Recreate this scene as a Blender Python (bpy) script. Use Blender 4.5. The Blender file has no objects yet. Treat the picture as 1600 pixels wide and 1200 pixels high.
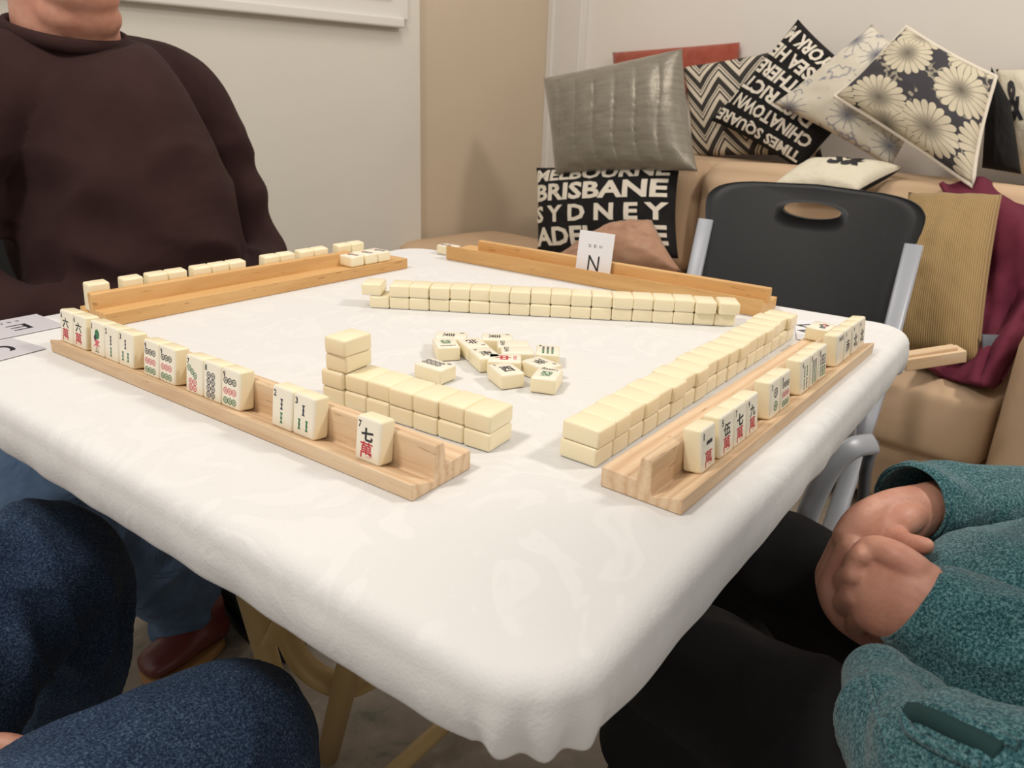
import bpy, bmesh, math, random
import numpy as np
from mathutils import Vector, Matrix, noise
R = math.radians
random.seed(7)
S = bpy.context.scene
COL = S.collection

# ------------------------------------------------------------------ camera
F_PX, PITCH, ROLL, HEAD, ZC, TZ = 1211.67, .360384, .0373706, R(46), 1.01, .73
cp, sp = math.cos(PITCH), math.sin(PITCH)
_right, _up, _fwd = Vector((1, 0, 0)), Vector((0, sp, cp)), Vector((0, cp, -sp))
_r = math.cos(ROLL) * _right + math.sin(ROLL) * _up
_u = -math.sin(ROLL) * _right + math.cos(ROLL) * _up
CM = Matrix.Rotation(HEAD - R(90), 3, 'Z') @ Matrix((_r, _u, -_fwd)).transposed()
cam_d = bpy.data.cameras.new('camera'); cam = bpy.data.objects.new('camera', cam_d); COL.objects.link(cam)
cam.matrix_world = Matrix.Translation((0, 0, ZC)) @ CM.to_4x4()
cam_d.sensor_width = 36; cam_d.lens = F_PX * 36 / 1600; cam_d.clip_start = .05
cam_d.dof.use_dof = True; cam_d.dof.focus_distance = .78; cam_d.dof.aperture_fstop = 13.0
S.camera = cam

# ------------------------------------------------------------------ world, lights, exposure
W = bpy.data.worlds.new('world'); S.world = W; W.use_nodes = True
W.node_tree.nodes['Background'].inputs[0].default_value = (1.0, .93, .86, 1)
W.node_tree.nodes['Background'].inputs[1].default_value = .46
def area(name, loc, target, size, power, col):
    l = bpy.data.lights.new(name, 'AREA'); l.shape = 'RECTANGLE'; l.size, l.size_y = size; l.energy = power; l.color = col
    o = bpy.data.objects.new(name, l); COL.objects.link(o); o.location = loc
    o.rotation_euler = (Vector(target) - Vector(loc)).to_track_quat('-Z', 'Y').to_euler()
area('ceiling_lamp_left', (-.55, .75, 2.45), (.75, .9, .6), (.28, .28), 15, (1, .93, .83))
area('ceiling_lamp_right', (1.7, -.6, 2.45), (1.3, 1.0, .6), (.28, .28), 19, (1, .92, .82))
area('fill_light_back', (1.5, 1.75, 2.45), (2.2, 1.9, .5), (.6, .6), 7, (1, .93, .84))  # added fill with no known fixture, brightens the wall behind the sofa
S.view_settings.view_transform = 'Standard'; S.view_settings.look = 'None'
S.view_settings.gamma = 1; S.view_settings.use_curve_mapping = False
S.view_settings.exposure = .42

# ------------------------------------------------------------------ measuring helpers (photo pixel -> place in the room)
def ray(x, y): return CM @ Vector(((x - 800) / F_PX, -(y - 600) / F_PX, -1))
def at(x, y, z=TZ):
    d = ray(x, y); return Vector((0, 0, ZC)) + d * ((z - ZC) / d.z)
def atf(x, y, f):
    d = ray(x, y); return Vector((0, 0, ZC)) + d * (f / (d.x * math.cos(HEAD) + d.y * math.sin(HEAD)))
def aty(x, y, Y):
    d = ray(x, y); return Vector((0, 0, ZC)) + d * (Y / d.y)
def onplane(x, y, p, n):
    d = ray(x, y); o = Vector((0, 0, ZC)); return o + d * ((Vector(p) - o).dot(n) / d.dot(n))

# ------------------------------------------------------------------ materials
def mat(name, col, rough=.6, metal=0., spec=.5, sheen=0.):
    m = bpy.data.materials.new(name); m.use_nodes = True
    b = m.node_tree.nodes['Principled BSDF']
    b.inputs['Base Color'].default_value = (*col, 1); b.inputs['Roughness'].default_value = rough
    b.inputs['Metallic'].default_value = metal; b.inputs['Specular IOR Level'].default_value = spec
    if sheen: b.inputs['Sheen Weight'].default_value = sheen
    return m
class NT:
    def __init__(s, m): s.m = m; s.t = m.node_tree; s.b = s.t.nodes['Principled BSDF']
    def n(s, typ, **kw):
        nd = s.t.nodes.new('ShaderNode' + typ)
        for k, v in kw.items():
            if k in nd.inputs.keys(): nd.inputs[k].default_value = v
            else: setattr(nd, k, v)
        return nd
    def l(s, a, b): s.t.links.new(a, b)
    def math(s, op, a, b=None, c=None):
        nd = s.t.nodes.new('ShaderNodeMath'); nd.operation = op
        for i, v in enumerate((a, b, c)):
            if v is None: continue
            if isinstance(v, (int, float)): nd.inputs[i].default_value = v
            else: s.l(v, nd.inputs[i])
        return nd.outputs[0]
    def coord(s, kind='Object', scale=(1, 1, 1), rot=(0, 0, 0)):
        tc = s.n('TexCoord'); mp = s.n('Mapping'); mp.inputs['Scale'].default_value = scale; mp.inputs['Rotation'].default_value = rot
        s.l(tc.outputs[kind], mp.inputs[0]); return mp.outputs[0]
    def noise(s, vec, scale, detail=4, rough=.55, dist=0):
        nd = s.n('TexNoise', Scale=scale, Detail=detail, Roughness=rough, Distortion=dist); s.l(vec, nd.inputs['Vector']); return nd.outputs['Fac']
    def ramp(s, fac, stops, interp='LINEAR'):
        r = s.n('ValToRGB'); r.color_ramp.interpolation = interp
        e = r.color_ramp.elements
        while len(e) < len(stops): e.new(.5)
        for i, (p, c) in enumerate(stops): e[i].position = p; e[i].color = (*c, 1)
        s.l(fac, r.inputs[0]); return r.outputs[0]
    def color(s, out): s.l(out, s.b.inputs['Base Color'])
    def bump(s, h, strength=.3, dist=.001, prev=None):
        b = s.n('Bump'); b.inputs['Strength'].default_value = strength; b.inputs['Distance'].default_value = dist
        s.l(h, b.inputs['Height'])
        if prev: s.l(prev, b.inputs['Normal'])
        s.l(b.outputs[0], s.b.inputs['Normal']); return b.outputs[0]
def fabric(name, c1, c2, scale=40, rough=.85, weave=900, wb=.3, fold=0, sheen=.0, kind='Object', fscale=9):
    m = mat(name, c1, rough, sheen=sheen, spec=.25); t = NT(m); v = t.coord(kind)
    t.color(t.ramp(t.noise(v, scale, 5), [(.3, c1), (.7, c2)]))
    n1 = t.bump(t.noise(v, weave, 2), wb, .0008)
    if fold: t.bump(t.noise(v, fscale, 3, .5, .8), fold, .02, n1)
    return m
def wood(name, c1, c2, c3):
    m = mat(name, c1, .5); t = NT(m)
    v = t.coord('Object', (5, 60, 60)); g = t.noise(v, 2.2, 6, .6, 1.2)
    w = t.n('TexWave', Scale=.55, Distortion=7.0, Detail=3.0); w.bands_direction = 'Y'; t.l(t.coord('Object', (6, 60, 45)), w.inputs[0])
    mx = t.n('MixRGB', Fac=.5); t.l(t.ramp(g, [(.25, c2), (.5, c1), (.75, c3)]), mx.inputs[1]); t.l(t.ramp(w.outputs[0], [(0, c2), (.35, c1), (1, c3)]), mx.inputs[2])
    sp_ = t.noise(t.coord('Object', (14, 150, 150)), 3, 2); dk = t.ramp(sp_, [(.27, (.40, .28, .2)), (.33, (1, 1, 1))])
    m2 = t.n('MixRGB', Fac=.7); m2.blend_type = 'MULTIPLY'; t.l(mx.outputs[0], m2.inputs[1]); t.l(dk, m2.inputs[2])
    t.color(m2.outputs[0]); t.bump(g, .15, .0006); return m

M = {}
M['ivory'] = mat('tile ivory', (.86, .765, .535), .28, spec=.45)
t = NT(M['ivory']); t.b.inputs['Subsurface Weight'].default_value = .0
M['ivory_face'] = mat('tile face', (.84, .79, .66), .25)
M['ink_black'] = mat('black ink', (.012, .012, .018), .4)
M['ink_blue'] = mat('blue black ink', (.035, .032, .065), .4)
M['ink_red'] = mat('red ink', (.50, .02, .04), .4)
M['ink_pink'] = mat('pink red ink', (.62, .12, .15), .4)
M['ink_green'] = mat('green ink', (.02, .17, .07), .4)
M['beech'] = wood('beech wood', (.68, .49, .31), (.56, .36, .20), (.77, .60, .41))
M['pine'] = wood('oiled wood', (.64, .38, .15), (.55, .30, .10), (.72, .46, .20))
M['card'] = mat('laminated card', (.80, .80, .84), .3)
M['card_grey'] = mat('laminated card grey', (.62, .60, .64), .3)
M['black_plastic'] = mat('black plastic', (.022, .023, .025), .45, spec=.4)
t = NT(M['black_plastic']); t.bump(t.noise(t.coord(), 700, 2), .25, .0005)
M['silver'] = mat('grey enamelled steel', (.36, .38, .42), .4, .15)
M['beige_metal'] = mat('beige enamelled steel', (.46, .33, .145), .42, .1)
M['skin'] = mat('skin', (.52, .25, .17), .48, spec=.4)
t = NT(M['skin']); v = t.coord(); t.color(t.ramp(t.noise(v, 30, 4), [(.3, (.46, .20, .14)), (.7, (.60, .31, .22))]))
t.b.inputs['Subsurface Weight'].default_value = .12; t.b.inputs['Subsurface Radius'].default_value = (.01, .004, .002)
t.bump(t.noise(v, 220, 4, .6), .35, .0012)
M['nail'] = mat('nail', (.62, .36, .30), .3)
M['maroon'] = fabric('dark maroon fleece', (.030, .0125, .012), (.038, .017, .016), 14, .95, 1400, .25, .55, 0, fscale=6)
m = mat('dark blue denim', (.01, .02, .05), .9, spec=.2); t = NT(m); v = t.coord()
a_ = t.ramp(t.noise(v, 520, 3, .7), [(.36, (.007, .016, .040)), (.52, (.028, .052, .10)), (.68, (.10, .15, .22))]); b_ = t.ramp(t.noise(t.coord('Object', (1, 1, .5)), 9, 3), [(.3, (.55, .6, .7)), (.7, (1, 1, 1))])
x_ = t.n('MixRGB', Fac=1.0); x_.blend_type = 'MULTIPLY'; t.l(a_, x_.inputs[1]); t.l(b_, x_.inputs[2]); t.color(x_.outputs[0]); n1 = t.bump(t.noise(v, 600, 2), .5, .001); t.bump(t.noise(v, 14, 3, .5, .8), .3, .012, n1); M['jeans_dark'] = m
M['jeans_light'] = fabric('mid blue denim', (.05, .085, .15), (.08, .13, .21), 20, .9, 1500, .4, .6, fscale=14)
M['jeans_shaded'] = fabric('shaded blue denim', (.008, .011, .02), (.013, .017, .03), 20, .9, 1500, .4, .3)  # other leg of the blue jeans, under-table shade painted into the denim
M['black_trouser'] = fabric('black trouser cloth', (.0055, .0055, .0065), (.0095, .0095, .011), 12, .85, 1500, .2, .5, fscale=7)
m = mat('teal marl fleece', (.04, .15, .17), .95, sheen=.2, spec=.2); t = NT(m); v = t.coord('Object', (1, 1, 1))
t.color(t.ramp(t.noise(v, 420, 3, .7), [(.36, (.006, .038, .050)), (.50, (.034, .118, .135)), (.64, (.13, .25, .27))]))
n1 = t.bump(t.noise(v, 500, 3), .8, .002); t.bump(t.noise(v, 11, 3, .5, .6), .5, .02, n1); M['teal'] = m
M['sofa'] = fabric('tan upholstery', (.54, .385, .25), (.60, .43, .285), 3, .9, 700, .3, .25, fscale=5)
M['shoe'] = mat('oxblood leather', (.09, .018, .014), .35); M['sole'] = mat('shoe welt', (.30, .16, .06), .5)
# tablecloth damask
m = mat('white damask', (.72, .71, .70), .78, spec=.3, sheen=.1); t = NT(m); v = t.coord()
vor = t.n('TexNoise', Scale=11.0, Detail=2.5, Distortion=1.2); t.l(v, vor.inputs['Vector'])
wv = t.math('PINGPONG', t.math('MULTIPLY', vor.outputs['Fac'], 4.0), .5)
msk = t.ramp(wv, [(.30, (0, 0, 0)), (.40, (1, 1, 1))])
t.color(t.ramp(msk, [(0, (.700, .696, .690)), (1, (.730, .727, .722))]))
rr = t.ramp(msk, [(0, (.85,) * 3), (1, (.62,) * 3)]); t.l(rr, t.b.inputs['Roughness'])
n1 = t.bump(msk, .16, .0008); n2 = t.bump(t.noise(t.coord('Object', (1, 1, 1)), 420, 2), .35, .0009, n1)
t.bump(t.noise(v, 9, 3, .5, .5), .35, .008, n2); M['cloth'] = m
m = mat('grey damask cloth', (.36, .39, .40), .85); M['cloth_grey'] = m  # greyer copy of the damask, for the gathered hem
# walls
def plaster(name, c, b=.12):
    m = mat(name, c, .75, spec=.3); t = NT(m); v = t.coord()
    c2 = tuple(x * .965 for x in c); t.color(t.ramp(t.noise(v, 2.2, 4), [(.35, c), (.7, c2)])); t.bump(t.noise(v, 14, 5), b, .01); return m
M['wall_white'] = plaster('off white painted board', (.66, .63, .565)); M['wall_beige'] = plaster('beige painted panel', (.57, .475, .36), .04)
M['wall_warm'] = plaster('warm white plaster', (.74, .70, .65)); M['trim'] = mat('white gloss paint', (.68, .655, .62), .4)
m = mat('mottled vinyl floor', (.3, .27, .22), .55); t = NT(m); v = t.coord()
a = t.ramp(t.noise(v, 13, 5, .65, .4), [(.28, (.10, .115, .08)), (.42, (.235, .20, .155)), (.58, (.30, .25, .195)), (.75, (.45, .41, .33))])
g = t.ramp(t.noise(v, 17, 2), [(.70, (0, 0, 0)), (.76, (1, 1, 1))]); mx = t.n('MixRGB'); t.l(g, mx.inputs[0]); t.l(a, mx.inputs[1]); mx.inputs[2].default_value = (.05, .13, .085, 1)
t.color(mx.outputs[0]); M['floor'] = m

# ------------------------------------------------------------------ object helpers
def tag(o, label=None, cat=None, group=None, kind=None):
    if label: o['label'] = label
    if cat: o['category'] = cat
    if group: o['group'] = group
    if kind: o['kind'] = kind
    return o
def empty(name, loc=(0, 0, 0), rz=0):
    o = bpy.data.objects.new(name, None); o.location = loc; o.rotation_euler = (0, 0, rz); o.empty_display_size = .05; COL.objects.link(o); return o
def link_mesh(name, me, mats, parent=None, smooth=True):
    o = bpy.data.objects.new(name, me); COL.objects.link(o)
    for m in (mats if isinstance(mats, (list, tuple)) else [mats]): me.materials.append(m)
    if smooth: me.shade_smooth()
    if parent is not None: o.parent = parent
    return o
def from_bm(name, bm, mats, parent=None, smooth=True):
    bmesh.ops.recalc_face_normals(bm, faces=bm.faces)
    me = bpy.data.meshes.new(name); bm.to_mesh(me); bm.free(); return link_mesh(name, me, mats, parent, smooth)
def from_py(name, vs, fs, mats, parent=None, smooth=True):
    me = bpy.data.meshes.new(name); me.from_pydata([tuple(v) for v in vs], [], fs); me.update(); return link_mesh(name, me, mats, parent, smooth)
def add_box(bm, lo, hi, bev=0, seg=2, mtx=None):
    r = bmesh.ops.create_cube(bm, size=1); vs = r['verts']
    lo, hi = Vector(lo), Vector(hi); c = (lo + hi) / 2; s = hi - lo
    for v in vs: v.co = Vector((v.co.x * s.x, v.co.y * s.y, v.co.z * s.z)) + c
    if bev:
        es = list({e for v in vs for e in v.link_edges})
        r2 = bmesh.ops.bevel(bm, geom=es, offset=bev, segments=seg, profile=.5, affect='EDGES')
        vs = list({v for f in r2['faces'] for v in f.verts} | {v for v in vs if v.is_valid})
    if mtx is not None: bmesh.ops.transform(bm, matrix=mtx, verts=vs)
    return vs
def frame_path(pts):
    T = []
    for i in range(len(pts)):
        a = pts[max(i - 1, 0)]; b = pts[min(i + 1, len(pts) - 1)]; T.append((b - a).normalized())
    return T
def add_tube(bm, pts, rad, n=16, up=Vector((0, 0, 1)), cap=True, ratio=1.0, square=0):
    """swept tube; rad per point (number or (a,b)); a lies along the side vector, b along the other"""
    pts = [Vector(p) for p in pts]; T = frame_path(pts); rings = []
    side = T[0].cross(up)
    if side.length < .05: side = T[0].cross(Vector((0, 1, 0)))
    side.normalize()
    for i, (p, tt) in enumerate(zip(pts, T)):
        side = (side - tt * side.dot(tt)).normalized(); nn = side.cross(tt).normalized()
        r = rad[i] if isinstance(rad, (list, tuple)) else rad
        a, b = r if isinstance(r, (list, tuple)) else (r, r * ratio)
        ring = []
        for k in range(n):
            th = 2 * math.pi * k / n; c, s = math.cos(th), math.sin(th)
            if square:
                e = 1 - square * .5; c = math.copysign(abs(c) ** e, c); s = math.copysign(abs(s) ** e, s)
            ring.append(bm.verts.new(p + side * a * c + nn * b * s))
        rings.append(ring)
    for r1, r2 in zip(rings, rings[1:]):
        for k in range(n): bm.faces.new((r1[k], r1[(k + 1) % n], r2[(k + 1) % n], r2[k]))
    if cap: bm.faces.new(rings[0][::-1]); bm.faces.new(rings[-1])
    return rings
def spline(pts, n=8):
    """Catmull-Rom through points (tuples of any length)"""
    P = [np.array(p, float) for p in pts]; out = []
    for i in range(len(P) - 1):
        p0, p1, p2, p3 = P[max(i - 1, 0)], P[i], P[i + 1], P[min(i + 2, len(P) - 1)]
        for k in range(n):
            s = k / n; out.append(.5 * ((2 * p1) + (p2 - p0) * s + (2 * p0 - 5 * p1 + 4 * p2 - p3) * s * s + (3 * p1 - p0 - 3 * p2 + p3) * s ** 3))
    out.append(P[-1]); return out
def add_limb(bm, nodes, n=20, sub=5, up=Vector((0, 0, 1))):
    """nodes: (x,y,z,ra,rb) splined, with rounded ends"""
    nd = [tuple(Vector(q[0])) + ((q[1], q[1]) if len(q) == 2 else (q[1], q[2])) for q in nodes]
    sp_ = spline(nd, sub); pts = [Vector(q[:3]) for q in sp_]; rad = [(float(q[3]), float(q[4])) for q in sp_]
    d0 = (pts[0] - pts[1]).normalized(); d1 = (pts[-1] - pts[-2]).normalized()
    pre, prr, post, por = [], [], [], []
    for a in (75, 50, 25):
        c, s = math.cos(R(a)), math.sin(R(a))
        pre.append(pts[0] + d0 * s * min(rad[0])); prr.append((rad[0][0] * c, rad[0][1] * c))
    for a in (25, 50, 75):
        c, s = math.cos(R(a)), math.sin(R(a))
        post.append(pts[-1] + d1 * s * min(rad[-1])); por.append((rad[-1][0] * c, rad[-1][1] * c))
    add_tube(bm, pre + pts + post, prr + rad + por, n, up)
def add_ball(bm, c, r, rot=None):
    m4 = Matrix.Translation(Vector(c)) @ (rot.to_4x4() if rot else Matrix()) @ Matrix.Diagonal((*r, 1) if isinstance(r, tuple) else (r, r, r, 1))
    bmesh.ops.create_uvsphere(bm, u_segments=24, v_segments=16, radius=1, matrix=m4)
def bake(bm, voxel, smooth=6, fac=.5, disp=None):
    """weld overlapping forms into one continuous surface"""
    bmesh.ops.recalc_face_normals(bm, faces=bm.faces)
    me = bpy.data.meshes.new('tmp'); bm.to_mesh(me); bm.free(); o = bpy.data.objects.new('tmp', me); COL.objects.link(o)
    md = o.modifiers.new('r', 'REMESH'); md.mode = 'VOXEL'; md.voxel_size = voxel
    if smooth:
        s = o.modifiers.new('s', 'SMOOTH'); s.iterations = smooth; s.factor = fac
    dg = bpy.context.evaluated_depsgraph_get(); dg.update(); out = bpy.data.meshes.new_from_object(o.evaluated_get(dg))
    bpy.data.objects.remove(o)
    if disp:
        nrm = [v.normal.copy() for v in out.vertices]
        for v, nn in zip(out.vertices, nrm): v.co = v.co + nn * disp(v.co, nn)
        out.update()
    return out
def merge_mesh(bm, me): bm.from_mesh(me)

# text as filled outlines
_tc = {}
def glyphs(txt, bold=0.0, res=3, shear=0):
    key = (txt, bold, res, shear)
    if key in _tc: return _tc[key]
    cu = bpy.data.curves.new('t', 'FONT'); cu.body = txt; cu.size = 1; cu.resolution_u = res; cu.offset = bold; cu.shear = shear
    o = bpy.data.objects.new('t', cu); COL.objects.link(o); dg = bpy.context.evaluated_depsgraph_get(); dg.update()
    me = o.evaluated_get(dg).to_mesh()
    V = [(v.co.x, v.co.y) for v in me.vertices]; Fs = [tuple(p.vertices) for p in me.polygons]
    o.evaluated_get(dg).to_mesh_clear(); bpy.data.objects.remove(o); bpy.data.curves.remove(cu)
    xs = [v[0] for v in V]; ys = [v[1] for v in V]; x0, x1, y0, y1 = min(xs), max(xs), min(ys), max(ys)
    V = [((x - x0) / (x1 - x0), (y - y0) / (y1 - y0)) for x, y in V]
    _tc[key] = (V, Fs, (x1 - x0) / (y1 - y0)); return _tc[key]
def add_flat(bm, V, Fs, f, mi=0):
    vs = [bm.verts.new(f(*v)) for v in V]
    for q in Fs:
        try: fc = bm.faces.new([vs[i] for i in q]); fc.material_index = mi
        except ValueError: pass
def disc(n=20, r0=0, r1=1, cx=0, cy=0, ry=None):
    ry = ry or r1; V, Fs = [], []
    for k in range(n):
        a = 2 * math.pi * k / n; V.append((cx + r1 * math.cos(a), cy + r1 * math.sin(a)))
    if r0:
        for k in range(n):
            a = 2 * math.pi * k / n; V.append((cx + r0 * math.cos(a), cy + r0 * math.sin(a)))
        Fs = [(k, (k + 1) % n, n + (k + 1) % n, n + k) for k in range(n)]
    else: Fs = [tuple(range(n))]
    return V, Fs

# ------------------------------------------------------------------ the room
def struct(name, bm, m): return tag(from_bm(name, bm, m, smooth=False), kind='structure')
b = bmesh.new(); add_box(b, (-2.2, -2.2, -.05), (3.1, 3.1, 0)); struct('floor', b, M['floor'])
YL, XR = 2.78, 2.88
e657 = aty(657, 100, YL - .06).x; b = bmesh.new(); add_box(b, (e657, YL, 0), (XR + .1, YL + .1, 2.6)); struct('wall_back', b, M['wall_beige'])
b = bmesh.new(); add_box(b, (-2.2, YL - .06, 0), (e657, YL + .1, 2.6), .004); struct('wall_left', b, M['wall_white'])
b = bmesh.new(); add_box(b, (XR, -2.2, 0), (XR + .1, YL, 2.6)); struct('wall_right', b, M['wall_warm'])
b = bmesh.new(); add_box(b, (XR - .045, YL - .2, 0), (XR, YL, 2.6), .003); add_box(b, (XR - .055, YL - .035, 0), (XR - .02, YL, 2.6), .003); struct('trim_1', b, M['trim'])
# framed board edge and ledge high on the white wall
q = aty(632, 44, YL - .1); q2 = aty(637, 16, YL - .08); b = bmesh.new()
add_box(b, (q.x - 2.2, YL - .105, q.z), (q.x, YL - .06, q.z + .035), .006)
add_box(b, (q.x - 2.2, YL - .085, q.z + .03), (q.x + .03, YL - .06, q.z + .95), .004)
add_box(b, (q.x - 2.1, YL - .10, q.z + .10), (q.x - .05, YL - .07, q.z + .13), .006)
struct('trim_2', b, M['trim'])

# ------------------------------------------------------------------ folding table and cloth
TA = R(10.5); HS = .426
tx, ty = Vector((math.cos(TA), math.sin(TA), 0)), Vector((-math.sin(TA), math.cos(TA), 0)); TC = tx * .691 + ty * .583
tab = tag(empty('folding_table', TC, TA), 'square folding card table on beige tubular metal legs under the white cloth', 'table')
b = bmesh.new(); add_box(b, (-HS + .012, -HS + .012, .690), (HS - .012, HS - .012, .7255), .012, 3); from_bm('table_top', b, mat('table board', (.42, .25, .13), .5), tab)
inv = Matrix.Rotation(-TA, 3, 'Z')
def tl(p): return inv @ (Vector(p) - TC)
def leg(name, pts, r, n=14, parent=tab, m='beige_metal', loc=tl, sub=4, ratio=1):
    b = bmesh.new(); P = [loc(p) for p in pts]
    if len(P) > 2: P = [Vector(x) for x in spline([tuple(p) for p in P], sub)]
    add_tube(b, P, r, n, ratio=ratio); return from_bm(name, b, M[m], parent)
LA = [atf(384, 905, .80), atf(424, 1050, .86)]; d = LA[1] - LA[0]; LA = [LA[0] + d * (.690 - LA[0].z) / d.z, LA[1], LA[0] + d * (.01 - LA[0].z) / d.z]
leg('leg', LA, .0160)
LB = [atf(555, 1000, .83), atf(510, 1190, .95)]; d = LB[1] - LB[0]; LB = [LB[0] + d * (.690 - LB[0].z) / d.z, LB[1] + d * ((.012 - LB[1].z) / d.z)]
leg('leg', LB, .0175)
leg('foot_bar', [at(760, 1078, .05), at(690, 1137, .035), at(590, 1228, .02)], .0135)
leg('brace', [atf(446, 965, .93), atf(452, 1000, .93), atf(476, 1040, .93), atf(515, 1066, .93), atf(552, 1070, .93), atf(585, 1056, .93), atf(640, 1030, .93)], (.019), ratio=.55)
for sx, sy in ((1, -1), (1, 1)):
    b = bmesh.new(); add_tube(b, [(sx * .34, sy * .33, .69), (sx * .37, sy * .22, .30), (sx * .36, -sy * .05, .012)], .0125, 12); from_bm('leg', b, M['beige_metal'], tab)
b = bmesh.new(); c = tl(atf(424, 985, .835)); add_box(b, (-.017, -.011, -.017), (.017, .011, .017), .002, mtx=Matrix.Translation(c) @ Matrix.Rotation(R(30), 4, 'Y')); from_bm('hinge_bracket', b, M['beige_metal'], tab)

def rrect(n, h, r):
    """rounded square outline: point, outward normal, nearness to a corner"""
    out = []; per = 4 * (2 * (h - r)) + 2 * math.pi * r; L = 2 * (h - r); q = math.pi * r / 2
    for k in range(n):
        s = per * k / n; side = 0
        while s > L + q: s -= L + q; side += 1
        a = side * math.pi / 2
        if s <= L: p = (h, -L / 2 + s); nn = (1, 0); cn = max(0, 1 - min(s, L - s) / .055)
        else:
            th = (s - L) / r; p = (L / 2 + r * math.cos(th), L / 2 + r * math.sin(th)); nn = (math.cos(th), math.sin(th)); cn = 1
        c, s_ = math.cos(a), math.sin(a)
        out.append(((p[0] * c - p[1] * s_, p[0] * s_ + p[1] * c), (nn[0] * c - nn[1] * s_, nn[0] * s_ + nn[1] * c), cn))
    return out
N = 2000; CR = .042; OUT = rrect(N, HS - .004, CR)
prof = []  # (outward offset, z drop, fold amount)
for i in range(7): a = R(90 * i / 6); prof.append((.016 * math.sin(a), .016 * (1 - math.cos(a)), .15 * i / 6))
for i in range(1, 8): prof.append((.016 + .002 * math.sin(i * .5), .016 + .0046 * i, .15 + .85 * i / 7))
for o_, z_ in ((.014, .0515), (.008, .0555), (0, .057), (-.012, .056), (-.028, .052)): prof.append((o_, z_, 1))
vs, fs = [], []
for sc_ in [0.0] + [i / 40 for i in range(1, 41)]:
    if sc_ == 0: vs.append(Vector((0, 0, TZ))); continue
    for (p, nn, cn) in OUT:
        x, y = p[0] * sc_, p[1] * sc_
        vs.append(Vector((x, y, TZ - .0004)))
for (o_, z_, f_) in prof:
    for k, (p, nn, cn) in enumerate(OUT):
        w = noise.noise(Vector((p[0] * 26, p[1] * 26, z_ * 20))) * .0018 * f_ + noise.noise(Vector((p[0] * 7, p[1] * 7, 3.3))) * .002 * f_
        ph = math.atan2(nn[1], nn[0]) * 11 + p[0] * 50 - p[1] * 40
        w += cn * f_ * (math.sin(ph) * .0028 - .003)
        dz = noise.noise(Vector((p[0] * 8, p[1] * 8, 9))) * .0015 * f_ + cn * f_ * (.002 + .0007 * math.sin(ph))
        vs.append(Vector((p[0] + nn[0] * (o_ + w), p[1] + nn[1] * (o_ + w), TZ - .0004 - z_ - dz)))
for k in range(N): fs.append((0, 1 + k, 1 + (k + 1) % N))
nr = 40 + len(prof)
for i in range(nr - 1):
    a, c = 1 + i * N, 1 + (i + 1) * N
    for k in range(N): fs.append((a + k, c + k, c + (k + 1) % N, a + (k + 1) % N))
def warp(p):
    a, b_ = (p.x + HS) / (2 * HS), (p.y + HS) / (2 * HS); return Vector((p.x + a * (.025 - .065 * b_), p.y, p.z))
vs = [warp(v) for v in vs]
cl = from_py('tablecloth', vs, fs, M['cloth']); cl.location = TC; cl.rotation_euler = (0, 0, TA)
tag(cl, 'white damask tablecloth fitted tightly over the square card table', 'tablecloth')
# loose gathered cloth hanging below the right hand corner and the near corner
def gather(name, cx, cy, size, seed, m):
    V, F_ = [], []
    for i in range(9):
        for j in range(17):
            a = i / 8; u = j / 16 * 2 - 1
            fold = math.sin(u * 9 + seed + a * 2) * .006 * (.3 + a)
            dx = u * size[0] * (1 - .35 * a); dr = fold - .022 * a - .012
            z = TZ - .045 - size[1] * a * (1 - .25 * u * u) + .004 * math.sin(u * 7 + seed)
            p = Vector((cx, cy, 0)); nn = p.normalized(); s = Vector((-nn.y, nn.x, 0))
            q_ = p + s * dx * .72 + nn * (dr - abs(u) * size[0] * .68); V.append((q_.x, q_.y, z))
    for i in range(8):
        for j in range(16): a = i * 17 + j; F_.append((a, a + 1, a + 18, a + 17))
    o = from_py(name, V, F_, M[m], cl); o.modifiers.new('s', 'SOLIDIFY').thickness = .002; return o
gather('gathered_hem', HS + .008, -HS + .012, (.10, .045), .4, 'cloth_grey')

# ------------------------------------------------------------------ wooden racks
RW = .068
def rack(name, A, B, label, lip=.0135, crease=.0072, ridge=.035, back=.0165, cut0=0, cut1=0, m='beech', L=None):
    d = B - A; L = L or d.length; o = empty(name, A.copy(), math.atan2(d.y, d.x)); o.location.z = TZ
    prof_ = [(0, 0), (RW, 0), (RW, back), (RW * .56, back - .0008), (RW * .535, back + .004), (RW * .38, back + .002), (RW * .375, crease), (RW * .36, crease - .0012), (RW * .33, crease), (0, lip)]
    b = bmesh.new()
    def ext(pr, x0, x1, bev=.0006):
        v0 = [b.verts.new((x0, y, z)) for y, z in pr]; v1 = [b.verts.new((x1, y, z)) for y, z in pr]; n = len(pr)
        fc = [b.faces.new(v0[::-1]), b.faces.new(v1)]
        for k in range(n): fc.append(b.faces.new((v0[k], v0[(k + 1) % n], v1[(k + 1) % n], v1[k])))
        es = [e for e in {e for f in fc for e in f.edges}]
        bmesh.ops.bevel(b, geom=es, offset=bev, segments=1, affect='EDGES')
    low = [(0, 0), (RW, 0), (RW, back), (RW * .38, back - .001), (RW * .375, crease), (RW * .36, crease - .0012), (RW * .33, crease), (0, lip)]
    ext(low, 0, L)
    ext([(RW * .3765, back - .0022), (RW * .56, back - .0022), (RW * .555, back + .002), (RW * .53, ridge - .0012), (RW * .515, ridge), (RW * .40, ridge), (RW * .385, ridge - .001)], cut0, L - cut1)
    bpy.data.objects.remove(o); me_o = from_bm(name, b, M[m], None, smooth=False); me_o.location = (A.x, A.y, TZ); me_o.rotation_euler = (0, 0, math.atan2(d.y, d.x))
    tag(me_o, label, 'tile rack', 'wooden racks round the table'); return me_o
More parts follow.
